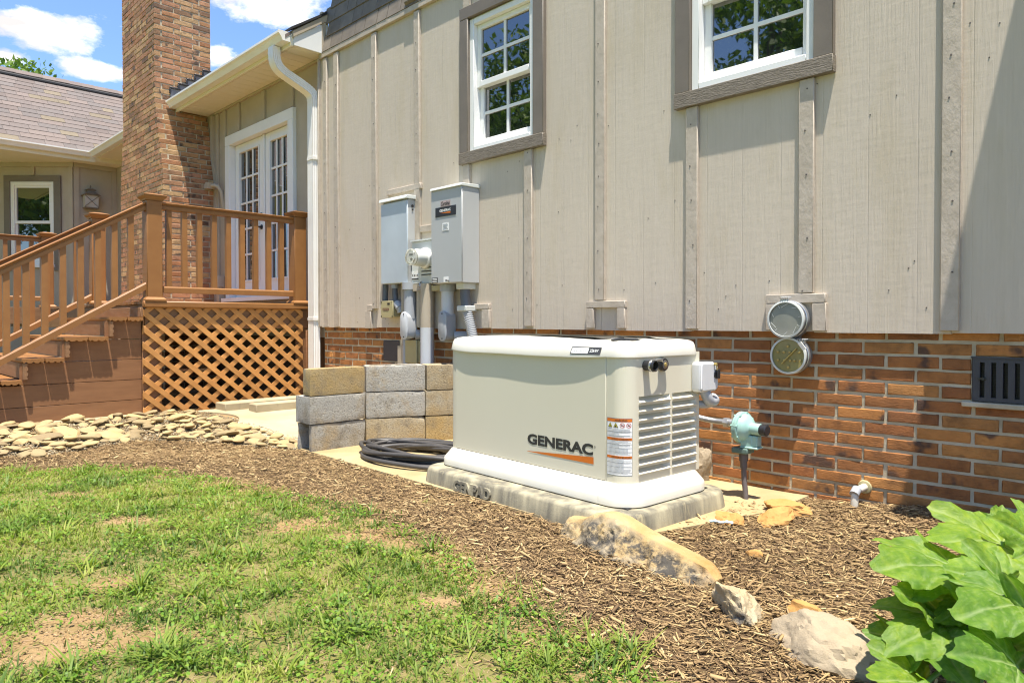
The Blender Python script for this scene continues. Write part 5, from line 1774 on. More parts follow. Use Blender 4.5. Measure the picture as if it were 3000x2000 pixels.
gp('registered_mark', m_, 'ink', recalc=False)
# tri-lingual warning label wrapped round the corner
AL0, AL1 = -.108, .062     # arc-length window, 0 at the start of the corner
def cornermap(s, v, n):
    r = CR + n
    # path: straight front run, then the rounded corner, then the side
    s0 = -.075 + 0.0
    if s <= 0:
        return (-CR + s, -n, v)
    a = s / CR
    if a <= math.pi / 2:
        return (-CR + r * math.sin(a), CR - r * math.cos(a), v)
    return (n, CR + (s - CR * math.pi / 2), v)
LS0, LS1, LV0, LV1 = -.034, .086, .226, .476
def strip(s0, s1, v0, v1, n, k=8):
    m = MB()
    ss = np.linspace(s0, s1, k + 1)
    for a, b in zip(ss[:-1], ss[1:]):
        m.add([cornermap(a, v0, n), cornermap(b, v0, n), cornermap(b, v1, n), cornermap(a, v1, n)], [(0, 1, 2, 3)])
    return m
def join(*ms):
    m = MB()
    for q in ms: m.add(q.v, q.f)
    return m
LAB = gp('warning_label', strip(LS0 - .002, LS1 + .002, LV0 - .002, LV1 + .002, .0006), mat('blue grey print', (.12, .15, .19)), recalc=False)
gp('label_field', strip(LS0, LS1, LV0, LV1, .0011), 'paper', LAB, recalc=False)
bands = [(LV1 - .014, LV1), (.380, .392), (.300, .312)]
for a, b in bands:
    gp('label_band', strip(LS0, LS1, a, b, .0016), 'orange', LAB, recalc=False)
for (a, b), wd_ in zip(bands, ('WARNING', 'AVERTISSEMENT', 'ADVERTENCIA')):
    m_ = MB()
    u0 = LS0 + (.042 if wd_ == 'WARNING' else .024)
    u1 = LS1 - (.022 if wd_ == 'WARNING' else .006)
    lettering(m_, wd_, lambda u, v, n: cornermap(u, v, .0022), u0, u1, a + .003, b - .003, .02)
    gp('label_lettering', m_, 'ink', LAB, recalc=False)
tri = MB(); trk = MB(); circ = MB()
for i in range(2):
    c = LS0 + .017 + i * .030
    tri.add([cornermap(c - .012, .437, .0018), cornermap(c + .012, .437, .0018), cornermap(c, .458, .0018)], [(0, 1, 2)])
    trk.add([cornermap(c - .0045, .439, .0023), cornermap(c + .003, .439, .0023), cornermap(c + .001, .450, .0023)], [(0, 1, 2)])
    for (p, q) in (((c - .012, .437), (c + .012, .437)), ((c + .012, .437), (c, .458)), ((c, .458), (c - .012, .437))):
        dx, dy = q[0] - p[0], q[1] - p[1]; L_ = math.hypot(dx, dy); ox, oy = -dy / L_ * .0016, dx / L_ * .0016
        trk.add([cornermap(p[0], p[1], .0021), cornermap(q[0], q[1], .0021), cornermap(q[0] + ox, q[1] + oy, .0021), cornermap(p[0] + ox, p[1] + oy, .0021)], [(0, 1, 2, 3)])
for i in range(2):
    c = LS0 + .077 + i * .028
    for k in range(16):
        a, b = 2 * math.pi * k / 16, 2 * math.pi * (k + 1) / 16
        circ.add([cornermap(c + r_ * math.cos(t), .447 + r_ * math.sin(t), .0018) for r_, t in ((.011, a), (.011, b), (.009, b), (.009, a))], [(0, 1, 2, 3)])
    circ.add([cornermap(c - .0075, .4535, .0018), cornermap(c - .0060, .4550, .0018), cornermap(c + .0075, .4405, .0018), cornermap(c + .006, .439, .0018)], [(0, 1, 2, 3)])
    trk.add([cornermap(c - .006, .444, .0016), cornermap(c + .006, .444, .0016), cornermap(c + .005, .449, .0016), cornermap(c - .004, .449, .0016)], [(0, 1, 2, 3)])
gp('label_pictogram', tri, 'yellow', LAB, recalc=False)
gp('label_pictogram', circ, 'red', LAB, recalc=False)
gp('label_pictogram', trk, 'ink', LAB, recalc=False)
m_ = []
for top, bot in ((.433, .394), (.378, .314), (.298, .229)):
    v = top - .003
    while v > bot + .002:
        e = LS1 - .006 - random.choice((0, .004, .012, .03, .05))
        m_.append(strip(LS0 + .005, e, v - .0016, v, .0017, 6)); v -= .0046
gp('label_text', join(*m_), 'textgrey', LAB, recalc=False)
m_ = [strip(LS0, LS1, v, v + .001, .0019) for v in (.417, .399, .362, .346, .328, .281, .262, .238)]
gp('label_rule', join(*m_), 'ink', LAB, recalc=False)
# key locks near the top of the end panel
def lock(y, z, hollow):
    m = MB()
    if hollow:
        m.lathe([(.022, 0), (.022, .02), (.026, .03), (.026, .055), (.021, .058), (.019, .05), (.019, .02), (.0, .018)], (0, y, z), (1, 0, 0), 24)
    else:
        m.lathe([(.025, 0), (.025, .006), (.030, .010), (.031, .018), (.027, .023), (.022, .023), (.021, .020)], (0, y, z), (1, 0, 0), 26)
    L_ = gp('lock', m, 'black', smooth=35)
    if not hollow:
        gp('lock_face', MB().lathe([(.0205, .019), (.0205, .0245), (.012, .026)], (0, y, z), (1, 0, 0), 20), 'chrome', L_, smooth=35)
        gp('lock_plug', MB().lathe([(.010, .025), (.009, .028), (.004, .029)], (0, y, z), (1, 0, 0), 14), 'brass', L_, smooth=35)
    else:
        gp('lock_ring', MB().lathe([(.0265, .034), (.0275, .036), (.0275, .044), (.0265, .046)], (0, y, z), (1, 0, 0), 24, cap=False), 'chrome', L_, smooth=35)
        gp('lock_plug', MB().lathe([(.014, .018), (.012, .036), (.004, .04)], (0, y, z), (1, 0, 0), 14), 'brass', L_, smooth=35)
lock(.128, .708, True)
lock(.243, .708, False)
gp('latch_bar', MB().tube(smooth_path([(.036, .142, .724), (.038, .165, .731), (.032, .20, .730), (.018, .224, .722)], 5), .0065, 10, radii=None), 'chrome', smooth=50)
# breaker box on the rear corner
DB = MB().prism([(.482, .578), (.492, .566), (.62, .566), (.632, .58), (.632, .690), (.60, .708), (.492, .710), (.482, .700)], 'x', .001, .048)
db = gp('breaker_box', DB, mat('pale grey plastic', (.62, .63, .63), None, 3, rough=.35), bevel=.006)
gp('breaker_lid', MB().prism([(.488, .585), (.497, .573), (.615, .573), (.626, .584), (.626, .686), (.598, .702), (.496, .704), (.488, .696)], 'x', .0485, .056), mat('pale grey plastic lid', (.66, .67, .68), None, 3, rough=.35), db, bevel=.004)
gp('hasp', MB().box(.0565, .062, .588, .60, .635, .66).box(.0565, .07, .60, .625, .628, .672), 'black', db, bevel=.002)
gp('screw', MB().tube([(.0565, .592, .698), (.072, .592, .698)], .006, 8).tube([(.068, .592, .698), (.07, .596, .67)], .003, 6), 'brass', db)
gp('conduit_elbow', MB().tube(smooth_path([(.02, .56, .575), (.03, .575, .535), (.03, .60, .515), (.02, .65, .515), (-.02, .70, .52)], 6), .026, 12), 'pvcgrey', smooth=50)
gp('conduit_elbow', MB().tube(smooth_path([(-.03, .555, .50), (.01, .60, .50), (.02, .66, .515)], 6), .02, 10), 'pvcgrey', smooth=50)

# a slim black marker left on the lid
pn = Vector(gw(-.115, .03, .823)); pe = Vector(gw(-.02, .115, .823))
mp = MB().tube([pn, pn.lerp(pe, .25), pn.lerp(pe, .26), pn.lerp(pe, .9), pe], .006, 10, radii=[.007, .007, .0058, .0058, .002])
mp.tube([pn + Vector((0, 0, .006)), pn.lerp(pe, .45) + Vector((0, 0, .009))], .002, 6)
solo('marker_pen', mp, M['black'], 'slim black pen lying on the white generator lid', 'pen', tuple(pn), smooth=50)

# ------------------------------------------------------------------ concrete block wall
def rough_box(b, x0, x1, y0, y1, z0, z1, rg, off):
    """a box with crumbled arrises: each face gridded, edges worn by noise"""
    step = .022
    def grid(o, u, v, nu, nv):
        O, U, V = Vector(o), Vector(u), Vector(v)
        vs = []
        for i in range(nu + 1):
            for j in range(nv + 1):
                p = O + U * (i / nu) + V * (j / nv)
                ex = [min(abs(p.x - x0), abs(p.x - x1)), min(abs(p.y - y0), abs(p.y - y1)), min(abs(p.z - z0), abs(p.z - z1))]
                near = sum(1 for e in ex if e < .004)
                q = p + off
                if near >= 2:
                    w = .002 + .010 * max(0, noise.noise(q * 9) - .12) ** 1.3 + .0012 * noise.noise(q * 40) + (.005 if near == 3 else 0) * max(0, .2 + noise.noise(q * 5))
                    c = Vector(((x0 + x1) / 2, (y0 + y1) / 2, (z0 + z1) / 2))
                    d = Vector([(1 if cc > pp else -1) * (1 if e < .004 else 0) for cc, pp, e in zip(c, p, ex)])
                    p = p + d * max(.001, w)
                vs.append(tuple(p))
        fs = [(i * (nv + 1) + j, (i + 1) * (nv + 1) + j, (i + 1) * (nv + 1) + j + 1, i * (nv + 1) + j + 1) for i in range(nu) for j in range(nv)]
        b.add(vs, fs)
    n = lambda L: max(2, int(L / step))
    dx, dy, dz = x1 - x0, y1 - y0, z1 - z0
    for (o, u, v, a, c) in (((x0, y0, z0), (dx, 0, 0), (0, 0, dz), dx, dz), ((x0, y1, z0), (dx, 0, 0), (0, 0, dz), dx, dz), ((x0, y0, z0), (0, dy, 0), (0, 0, dz), dy, dz),
                            ((x1, y0, z0), (0, dy, 0), (0, 0, dz), dy, dz), ((x0, y0, z0), (dx, 0, 0), (0, dy, 0), dx, dy), ((x0, y0, z1), (dx, 0, 0), (0, dy, 0), dx, dy)):
        grid(o, u, v, n(a), n(c))
_bk = [0]
def block(lbl, p, ang_, z, L, W_, H, m, hollow_top=False, hollow_end=False):
    """p = near bottom corner on the visible face; the block runs L along its own y, W back from the face"""
    b = MB()
    _bk[0] += 1
    rg = random.Random(_bk[0])
    off = Vector((_bk[0] * 1.37, _bk[0] * .71, _bk[0]))
    j = lambda a: random.uniform(-a, a)
    R = lambda *a: rough_box(b, *a, rg, off)
    if hollow_end:
        t = .034
        R(-W_, -W_ + t, 0, L, 0, H); R(-t * 1.1, 0, 0, L, 0, H); b.box(-W_ + t - .004, -t * 1.1 + .004, .12, L - .01, .004, H - .004)
    elif hollow_top:
        t = .035
        R(-W_, -W_ + t, 0, L, 0, H); R(-t, 0, 0, L, 0, H)
        b.box(-W_ + t - .004, -t + .004, .01, L - .01, .02, H * .55)
        for a in (.003, L / 2 - t / 2, L - t - .003):
            b.box(-W_ + t - .004, -t + .004, a, a + t, .004, H - .004)
    else:
        R(-W_, 0, 0, L, 0, H)
    me = b.mesh('concrete_block', M[m], smooth=40)
    bm = bmesh.new(); bm.from_mesh(me)
    bmesh.ops.remove_doubles(bm, verts=bm.verts, dist=.0004)
    bmesh.ops.recalc_face_normals(bm, faces=bm.faces)
    bm.to_mesh(me); bm.free()
    me.set_sharp_from_angle(angle=R_(35))
    o = link('concrete_block', me, None, (p[0], p[1], z), (R_(j(.3)), R_(j(.3)), -ang_ + R_(j(.6))))
    WL[o] = (p[0], p[1], z)
    return tag(o, lbl, 'concrete block', 'concrete blocks stacked in a low dry wall beside the generator')
BHT = .1885
zb0 = .008
TH = R_(25.5)
p1 = (-4.37, -1.165)
p2 = (-4.37, -.727)
L2 = .438
p3 = (p2[0] + math.sin(TH) * .440, p2[1] + math.cos(TH) * .440)
block('grey concrete block with an open core at its end, bottom of the near end', p1, 0, zb0, .433, .20, BHT, 'blockgrey', hollow_end=True)
block('grey concrete block with chipped corner, middle course of the near end', (p1[0] + .004, p1[1] - .012), 0, zb0 + BHT + .004, .444, .205, BHT, 'blockgrey')
block('thin ochre stained concrete block on top at the near end', (p1[0] - .002, p1[1] - .006), 0, zb0 + 2 * (BHT + .004), .436, .105, BHT, 'blockochre')
block('ochre stained concrete block at the bottom behind the cable coil', p2, TH, zb0, L2, .20, BHT, 'blocktan')
block('tan and grey concrete block in the middle of the middle course', p2, TH, zb0 + BHT + .004, L2, .20, BHT, 'blockgrey')
block('grey concrete block with mortar streak and open cores, middle of the top course', p2, TH, zb0 + 2 * (BHT + .004), L2, .20, BHT, 'blockgrey', hollow_top=True)
block('ochre concrete block at the bottom half hidden by the generator', p3, TH, zb0, .40, .20, BHT, 'blockochre')
block('grey brown concrete block of the middle course half hidden by the generator', p3, TH, zb0 + BHT + .004, .40, .20, BHT, 'blocktan')
block('tan stained concrete block on top half hidden by the generator', (p3[0] + .006, p3[1] + .006), TH, zb0 + 2 * (BHT + .004), .40, .20, BHT, 'blocktan', hollow_top=True)

# pavers by the lattice
def paver(lbl, a, b, w, h, z):
    m = MB().bar((a[0], a[1], h / 2), (b[0], b[1], h / 2), w, h)
    o = solo('paver', m, M['concrete'], lbl, 'paver', (0, 0, 0), bevel=.008)
    o.location = (0, 0, z)
paver('long grey concrete paver against the orange lattice', (-6.34, -.98), (-6.38, -.06), .20, .075, .10)
paver('shorter grey concrete paver lying in front of the longer one', (-6.08, -.80), (-6.10, -.04), .15, .085, .088)

# ------------------------------------------------------------------ cable coil
pts = []
cx, cy = -3.66, -.76
rg = random.Random(5)
NL_ = 9
params = []
for k in range(NL_ + 1):
    params.append((cx + rg.uniform(-.06, .06), cy + rg.uniform(-.05, .05), .50 + rg.uniform(-.12, .03), .28 + rg.uniform(-.11, .02), rg.uniform(-.15, .15)))
for k in range(NL_):
    for i in range(40):
        t = i / 40
        q = [a + (b - a) * t for a, b in zip(params[k], params[k + 1])]
        a = 2 * math.pi * t
        u, v = q[2] * math.cos(a), q[3] * math.sin(a)
        r_ = R_(8) + q[4]
        x = q[0] + u * math.cos(r_) - v * math.sin(r_); y = q[1] + u * math.sin(r_) + v * math.cos(r_)
        lay = (k + t) / NL_
        z = .030 + .055 * lay + .012 * math.sin(a * 2 + k * 1.7) * (lay > .1) + .006 * math.sin(a * 3 + k)
        pts.append((x, y, max(z, .031)))
solo('cable_coil', MB().tube(pts, .0145, 9), M['rubber'], 'loose coil of thick black cable on the slab beside the generator', 'cable', (cx, cy, .015), smooth=60)

# ------------------------------------------------------------------ rocks
def rock_mesh(name, dims, seed, m, sub=4, cuts=9, rough=.05, flat=0.0):
    bm = bmesh.new()
    bmesh.ops.create_icosphere(bm, subdivisions=sub, radius=1)
    rg = random.Random(seed)
    planes = []
    for _ in range(cuts):
        n = Vector((rg.gauss(0, 1), rg.gauss(0, 1), rg.gauss(0, .8))).normalized()
        planes.append((n, rg.uniform(.5, .86)))
    off = Vector((seed * 3.1, seed * 1.7, seed))
    for v in bm.verts:
        p = v.co.copy()
        for n, d in planes:
            e = p.dot(n) - d
            if e > 0: p -= n * e * .92
        f = noise.fractal(p * 2.6 + off, .75, 2.2, 7) * rough * 1.25 + noise.noise(p * 1.1 + off) * .08
        p *= 1 + f
        v.co = Vector((p.x * dims[0], p.y * dims[1], p.z * dims[2]))
    me = bpy.data.meshes.new(name)
    bm.to_mesh(me); bm.free()
    me.polygons.foreach_set('use_smooth', [True] * len(me.polygons))
    me.set_sharp_from_angle(angle=R_(26))
    me.materials.append(m)
    return me
def rock(lbl, loc, dims, seed, m, rot=(0, 0, 0), sub=4, cuts=9, rough=.05):
    o = link('rock', rock_mesh('rock', dims, seed, M[m], sub, cuts, rough), None, loc, tuple(R_(a) for a in rot))
    WL[o] = tuple(loc)
    return tag(o, lbl, 'rock')
# the big slab of sandstone in front of the pad: lofted sections along its length
NU, NV = 120, 64
off = Vector((4.2, 9.1, 2.2))
rows = []
SEC = [(-.150, -.06), (-.142, .02), (-.095, .55), (-.035, .97), (.0, 1.0), (.045, .93), (.085, .62), (.095, .0), (.09, -.06)]
def sec(t):
    k = t * (len(SEC) - 1); i = min(int(k), len(SEC) - 2); f = k - i
    return SEC[i][0] + (SEC[i + 1][0] - SEC[i][0]) * f, SEC[i][1] + (SEC[i + 1][1] - SEC[i][1]) * f
HU = [(0, .035), (.04, .062), (.14, .072), (.22, .105), (.32, .130), (.42, .126), (.55, .10), (.7, .075), (.85, .06), (.95, .05), (1, .02)]
verts, flank = [], []
for i in range(NU + 1):
    u = i / NU
    h = float(np.interp(u, [a for a, _ in HU], [b for _, b in HU]))
    wdt = float(np.interp(u, [0, .05, .3, .6, .9, 1], [.45, .8, 1.05, 1.1, .85, .4]))
    xx = -2.0 + .80 * u
    yy = -1.235 - .165 * u * u - .02 * math.sin(u * 5)
    for j in range(NV + 1):
        t = j / NV
        sy, sz = sec(t)
        p = Vector((xx, yy + sy * wdt, max(-.06, sz * h) if sz > 0 else -.06))
        fk = 1.0 - min(1, max(0, (t - .30) / .10))
        nv = noise.fractal(p * 11 + off, .9, 2.1, 6)
        nb = noise.noise(p * 5 + off)
        amp = .026 * fk + .004
        p += Vector((nb * .012, -nv * amp + nb * .01, nv * amp * .7))
        verts.append(tuple(p)); flank.append(fk * (0.6 + .4 * (u < .93)))
W_ = NV + 1
faces = [(i * W_ + j, (i + 1) * W_ + j, (i + 1) * W_ + j + 1, i * W_ + j + 1) for i in range(NU) for j in range(NV)]
faces += [tuple(range(W_)), tuple(NU * W_ + k for k in range(W_ - 1, -1, -1))]
me = bpy.data.meshes.new('rock')
bo = (-1.62, -1.27, 0)
me.from_pydata([(a - bo[0], b - bo[1], c - bo[2]) for a, b, c in verts], [], faces)
at = me.attributes.new('flank', 'FLOAT', 'POINT'); at.data.foreach_set('value', flank)
bm = bmesh.new(); bm.from_mesh(me); bmesh.ops.recalc_face_normals(bm, faces=bm.faces); bm.to_mesh(me); bm.free()
me.polygons.foreach_set('use_smooth', [True] * len(me.polygons)); me.set_sharp_from_angle(angle=R_(42))
me.materials.append(M['boulder'])
o = link('rock', me, None, bo)
WL[o] = bo
tag(o, 'large long tan sandstone with black lichen on its flank, in front of the pad', 'rock')
rock('pale angular rock with a brown patch, just right of the big sandstone', (-1.06, -1.53, -.012), (.185, .09, .105), 3, 'rockpale', (8, -10, -40), 5, 16, .10)
rock('broad tan rock nearest the leafy plant', (-.765, -1.615, -.015), (.20, .12, .105), 34, 'rocktan', (6, 4, -16), 5, 11, .085)
rock('small orange rock tucked behind the broad tan rock', (-.86, -1.45, -.005), (.12, .05, .05), 12, 'rockorange', (0, 0, -20), 4, 14, .12)
rock('orange rock lying flat nearest the concrete pad', (-1.53, -.66, .01), (.095, .075, .05), 15, 'rockorange', (4, 10, 20), 4, 18, .13)
rock('long flat orange rock at the foot of the gas riser', (-1.405, -.36, .035), (.15, .07, .04), 17, 'rockorange', (0, 4, 12), 4, 18, .13)
rock('tilted orange rock between the other two orange ones', (-1.39, -.56, .03), (.10, .065, .05), 21, 'rockorange', (24, -16, 60), 4, 18, .13)
rock('small reddish stone alone on the mulch behind the pale rock', (-1.25, -1.02, .012), (.035, .024, .02), 25, 'rockorange', (0, 0, 15), 3, 8, .05)
rock('rough grey stone against the bricks behind the generator corner', (-2.06, -.04, .10), (.075, .05, .13), 27, 'rocktan', (0, 8, 0), 4, 14, .14)
sc_ = MB()
sc_.tube(smooth_path([(-1.57, -.79, .028), (-1.545, -.785, .034), (-1.525, -.77, .028), (-1.505, -.765, .034), (-1.48, -.75, .03)], 5), .0055, 6, radii=[.003 + .004 * abs(math.sin(i * .9)) for i in range(21)])
solo('litter_scrap', sc_, mat('pale blue plastic scrap', (.45, .62, .75), (.72, .76, .78), 40, lo=.45, hi=.55), 'twisted scrap of blue and white plastic on the mulch by the orange rocks', 'litter', (-1.52, -.77, .03), smooth=50)

# river stones in the bed along the stairs
STONE_POLY = [(-6.45, -2.75), (-6.52, -1.50), (-6.35, -1.22), (-5.75, -1.14), (-5.3, -1.10), (-4.62, -1.02), (-4.55, -1.2), (-4.95, -1.42), (-5.2, -1.62), (-5.42, -2.0), (-5.32, -2.5), (-5.55, -2.9), (-6.45, -3.1)]
def inpoly(x, y, P):
    c = False
    for i in range(len(P)):
        (x1, y1), (x2, y2) = P[i], P[i - 1]
        if (y1 > y) != (y2 > y) and x < (x2 - x1) * (y - y1) / (y2 - y1) + x1: c = not c
    return c
svar = [rock_mesh('river_stone', (1, .74 + .1 * (s % 3), .40 + .07 * (s % 2)), 40 + s, M['river'], 3, 3, .035) for s in range(8)]
placed = []
rg = random.Random(21)
tries = 0
while len(placed) < 262 and tries < 60000:
    tries += 1
    x, y = rg.uniform(-6.5, -4.5), rg.uniform(-3.1, -1.0)
    if not inpoly(x, y, STONE_POLY): continue
    big = rg.random()
    r = .026 + .040 * big * big + (.02 if big > .95 else 0)
    dmin = min([math.hypot(x - a, y - b) - (r + c) * .66 for a, b, c in placed] or [1])
    if dmin < 0: continue
    placed.append((x, y, r))
def stone_label(x, y, r):
    size = 'larger' if r > .062 else 'small'
    if x > -5.15: where = 'at the thin end of the stone bed towards the concrete blocks'
    elif x > -5.75: where = 'in the stone bed in front of the orange lattice' if y > -1.75 else 'along the mulch side of the stone bed'
    else: where = 'in the stone bed at the foot of the stair side' if y > -2.2 else 'in the stone bed towards the left edge of the picture'
    return size + ' tan river stone ' + where
for n_, (x, y, r) in enumerate(placed):
    lift = .010 + .02 * rg.random()
    o = link('river_stone', svar[n_ % 8], None, (x, y, gzf(x, y) + r * .12 + lift * .8), (R_(rg.uniform(-14, 14)), R_(rg.uniform(-14, 14)), rg.uniform(0, 6.28)))
    e = rg.uniform(.85, 1.25)
    o.scale = (r * 1.2 * e, r * 1.1, r * rg.uniform(.65, .95))
    WL[o] = tuple(o.location)
    tag(o, stone_label(x, y, r), 'stone', 'river stones in the bed along the deck stairs')
# a second scatter on top
for n_ in range(36):
    x, y, r0 = rg.choice(placed)
    x += rg.uniform(-.06, .06); y += rg.uniform(-.06, .06)
    r = rg.uniform(.032, .07)
    if not inpoly(x, y, STONE_POLY): continue
    o = link('river_stone', svar[n_ % 8], None, (x, y, gzf(x, y) + .038 + r * .12), (R_(rg.uniform(-16, 16)), R_(rg.uniform(-16, 16)), rg.uniform(0, 6.28)))
    o.scale = (r * 1.25, r * 1.05, r * .9)
    WL[o] = tuple(o.location)
    tag(o, stone_label(x, y, r), 'stone', 'river stones in the bed along the deck stairs')

# ------------------------------------------------------------------ mulch chips
def onslab(x, y):
    f = -1.165 - .05 * (x + 4.34) / 2.1
    return ((x > -4.6) & (x < -1.72) & (y > f + .0)) | ((x > -1.75) & (x < -1.47) & (y > -.30)) | ((x > -6.5) & (x < -4.6) & (y > -1.08))
def in_view(x, y, pad=60):
    yy = y + CAM_D
    f = -SP * x + CP * yy
    px = 1500 + FPX * (CP * x + SP * yy) / np.maximum(f, .05)
    py = 944 + FPX * EYE / np.maximum(f, .05)
    return (f > .3) & (px > -pad * 14) & (px < 3000 + pad * 20) & (py < 2000 + pad * 14)
def scatter(n, x0, x1, y0, y1):
    return RNG.uniform(x0, x1, n), RNG.uniform(y0, y1, n)
def chip_field(x, y, lmin, lmax, wmin, wmax, zl):
    n = len(x)
    L = lmin + (lmax - lmin) * RNG.random(n) ** 2.2
    W = (wmin + (wmax - wmin) * RNG.random(n) ** 1.5) * np.minimum(1, .5 + L / .05)
    T = W * RNG.uniform(.25, .6, n)
    a = RNG.uniform(0, 2 * np.pi, n)
    # most lie along the bed, as raked
    a = np.where(RNG.random(n) < .45, RNG.normal(.35, .55, n), a)
    pit = RNG.normal(0, .22, n)
    roll = RNG.normal(0, .5, n)
    base = np.array([[-.5, 0, -.4], [-.42, -.5, .1], [-.4, .45, 0], [.45, -.42, 0], [.38, .5, .1], [.52, .05, -.3], [-.3, .0, .5], [.28, 0, .5]])
    F = np.array([[1, 3, 7, 6], [6, 7, 4, 2], [0, 1, 6, 2], [3, 5, 4, 7], [0, 5, 3, 1], [2, 4, 5, 0]])
    P = base[None] * np.stack([L, W, T], -1)[:, None, :]
    P = P + RNG.normal(0, 1, P.shape) * (W * .10)[:, None, None]
    cr, sr = np.cos(roll), np.sin(roll)
    y_, z_ = P[..., 1] * cr[:, None] - P[..., 2] * sr[:, None], P[..., 1] * sr[:, None] + P[..., 2] * cr[:, None]
    cp, sp = np.cos(pit), np.sin(pit)
    x_, z2 = P[..., 0] * cp[:, None] - z_ * sp[:, None], P[..., 0] * sp[:, None] + z_ * cp[:, None]
    ca_, sa_ = np.cos(a), np.sin(a)
    X = x_ * ca_[:, None] - y_ * sa_[:, None] + x[:, None]
    Y = x_ * sa_[:, None] + y_ * ca_[:, None] + y[:, None]
    Z = z2 + (gz(x, y) + zl + RNG.random(n) * .014)[:, None]
    V = np.stack([X, Y, Z], -1).reshape(-1, 3)
    FF = (F[None] + (np.arange(n) * 8)[:, None, None]).reshape(-1, 4)
    r = np.clip(RNG.beta(2.2, 1.9, n) + .16 * np.array([noise.noise((a * 3.1, b * 3.1, 7.0)) for a, b in zip(x, y)]), 0, 1)
    return V, FF, np.repeat(r, 8)
def big_mesh(name, V, F, rnd, m, smooth=False):
    me = bpy.data.meshes.new(name)
    k = F.shape[1]
    me.vertices.add(len(V)); me.vertices.foreach_set('co', V.astype(np.float32).reshape(-1))
    me.loops.add(F.size); me.loops.foreach_set('vertex_index', F.astype(np.int32).reshape(-1))
    me.polygons.add(len(F)); me.polygons.foreach_set('loop_start', np.arange(0, F.size, k, dtype=np.int32))
    me.update(calc_edges=True)
    at = me.attributes.new('rnd', 'FLOAT', 'POINT'); at.data.foreach_set('value', rnd.astype(np.float32))
    if smooth: me.polygons.foreach_set('use_smooth', np.ones(len(F), bool))
    me.materials.append(m)
    o = bpy.data.objects.new(name, me); COL.objects.link(o); WL[o] = (0, 0, 0)
    return o
def mulch_ok(x, y, jit=.07):
    b = border(x) + RNG.normal(0, jit, len(x)) + .02
    stones = np.array([inpoly(a, c, STONE_POLY) for a, c in zip(x, y)])
    keep = (y > b) & (y < .0) & ~onslab(x, y) & in_view(x, y) & ~((x < -4.6) & (y > -1.16))
    keep &= ~stones | (RNG.random(len(x)) < .12)
    # nothing inside the pad
    lx = (x - GO[0]) * gc + (y - GO[1]) * gs; ly_ = -(x - GO[0]) * gs + (y - GO[1]) * gc
    keep &= ~((lx > -1.41) & (lx < .145) & (ly_ > -.18) & (ly_ < .7))
    return keep
x, y = scatter(300000, -7.2, 1.5, -3.2, 0)
k = mulch_ok(x, y)
x, y = x[k], y[k]
V1, F1, r1 = chip_field(x, y, .008, .060, .0018, .0072, .000)
x2, y2 = scatter(7200, -7.2, 1.5, -3.2, 0)
k = mulch_ok(x2, y2, .1)
V2, F2, r2 = chip_field(x2[k], y2[k], .03, .085, .006, .014, .006)
# strays in the lawn
x3, y3 = scatter(16000, -6, .3, -3.4, -1.6)
k = in_view(x3, y3) & (y3 < border(x3)) & (RNG.random(len(x3)) < np.exp(-(border(x3) - y3) / .25))
V3, F3, r3 = chip_field(x3[k], y3[k], .012, .045, .0025, .007, -.004)
V = np.concatenate([V1, V2, V3]); F = np.concatenate([F1, F2 + len(V1), F3 + len(V1) + len(V2)])
o = big_mesh('mulch', V, F, np.concatenate([r1, r2, r3]), M['chips'])
tag(o, 'shredded brown wood mulch covering the bed round the generator', 'mulch', kind='stuff')

# crumbs of dry soil in the bare spots of the lawn
x, y = scatter(90000, -6.0, .3, -4.0, -1.6)
k = (bare(x, y) > .25) & in_view(x, y) & (y < border(x))
x, y = x[k], y[k]
Vg, Fg, rg_ = chip_field(x, y, .003, .016, .0025, .010, -.002)
o = big_mesh('soil_crumbs', Vg, Fg, rg_, mat_attr('dry soil crumbs', [(0, (.17, .10, .045)), (.5, (.33, .21, .10)), (1, (.46, .33, .18))], .95))
tag(o, 'crumbs of dry orange soil in the bare spots of the lawn', 'soil', kind='stuff')
# pea gravel and fines between the river stones
x, y = scatter(26000, -6.6, -4.4, -3.1, -.95)
k = np.array([inpoly(a, c, STONE_POLY) or inpoly(a, c - .1, STONE_POLY) for a, c in zip(x, y)]) & in_view(x, y)
x, y = x[k], y[k]
Vg, Fg, rg_ = chip_field(x, y, .008, .026, .006, .018, .0)
o = big_mesh('gravel', Vg, Fg, rg_, mat_attr('bed gravel', [(0, (.20, .16, .10)), (.5, (.34, .27, .165)), (1, (.46, .40, .28))], .9))
tag(o, 'pale gravel filling the gaps between the river stones', 'gravel', kind='stuff')

# ------------------------------------------------------------------ grass
def blades(x, y, h, w, lean, az, bend, rnd):
    """curved blades, three segments"""
    n = len(x)
    g = gz(x, y) - .004
    dx, dy = np.cos(az), np.sin(az)
    sx, sy = -dy, dx
    rows, ts = [], (0, .4, .75, 1.0)
    V = np.zeros((n, 7, 3))
    for i, t in enumerate(ts):
        a = lean + bend * t
        out = h * t * np.sin(np.clip(a, 0, 1.5)); up = h * t * np.cos(np.clip(a, 0, 1.5))
        ww = w * (1.0, .95, .6, 0)[i] / 2
        c = np.stack([x + dx * out, y + dy * out, g + up], -1)
        s_ = np.stack([sx * ww, sy * ww, np.zeros(n)], -1)
        if i < 3:
            V[:, 2 * i] = c - s_; V[:, 2 * i + 1] = c + s_
        else:
            V[:, 6] = c
    F = np.array([[0, 1, 3, 2], [2, 3, 5, 4]])
    T = np.array([[4, 5, 6, 6]])
    FF = (F[None] + (np.arange(n) * 7)[:, None, None]).reshape(-1, 4)
    tri = (np.array([4, 5, 6])[None] + (np.arange(n) * 7)[:, None])
    return V.reshape(-1, 3), FF, tri, np.repeat(rnd, 7)
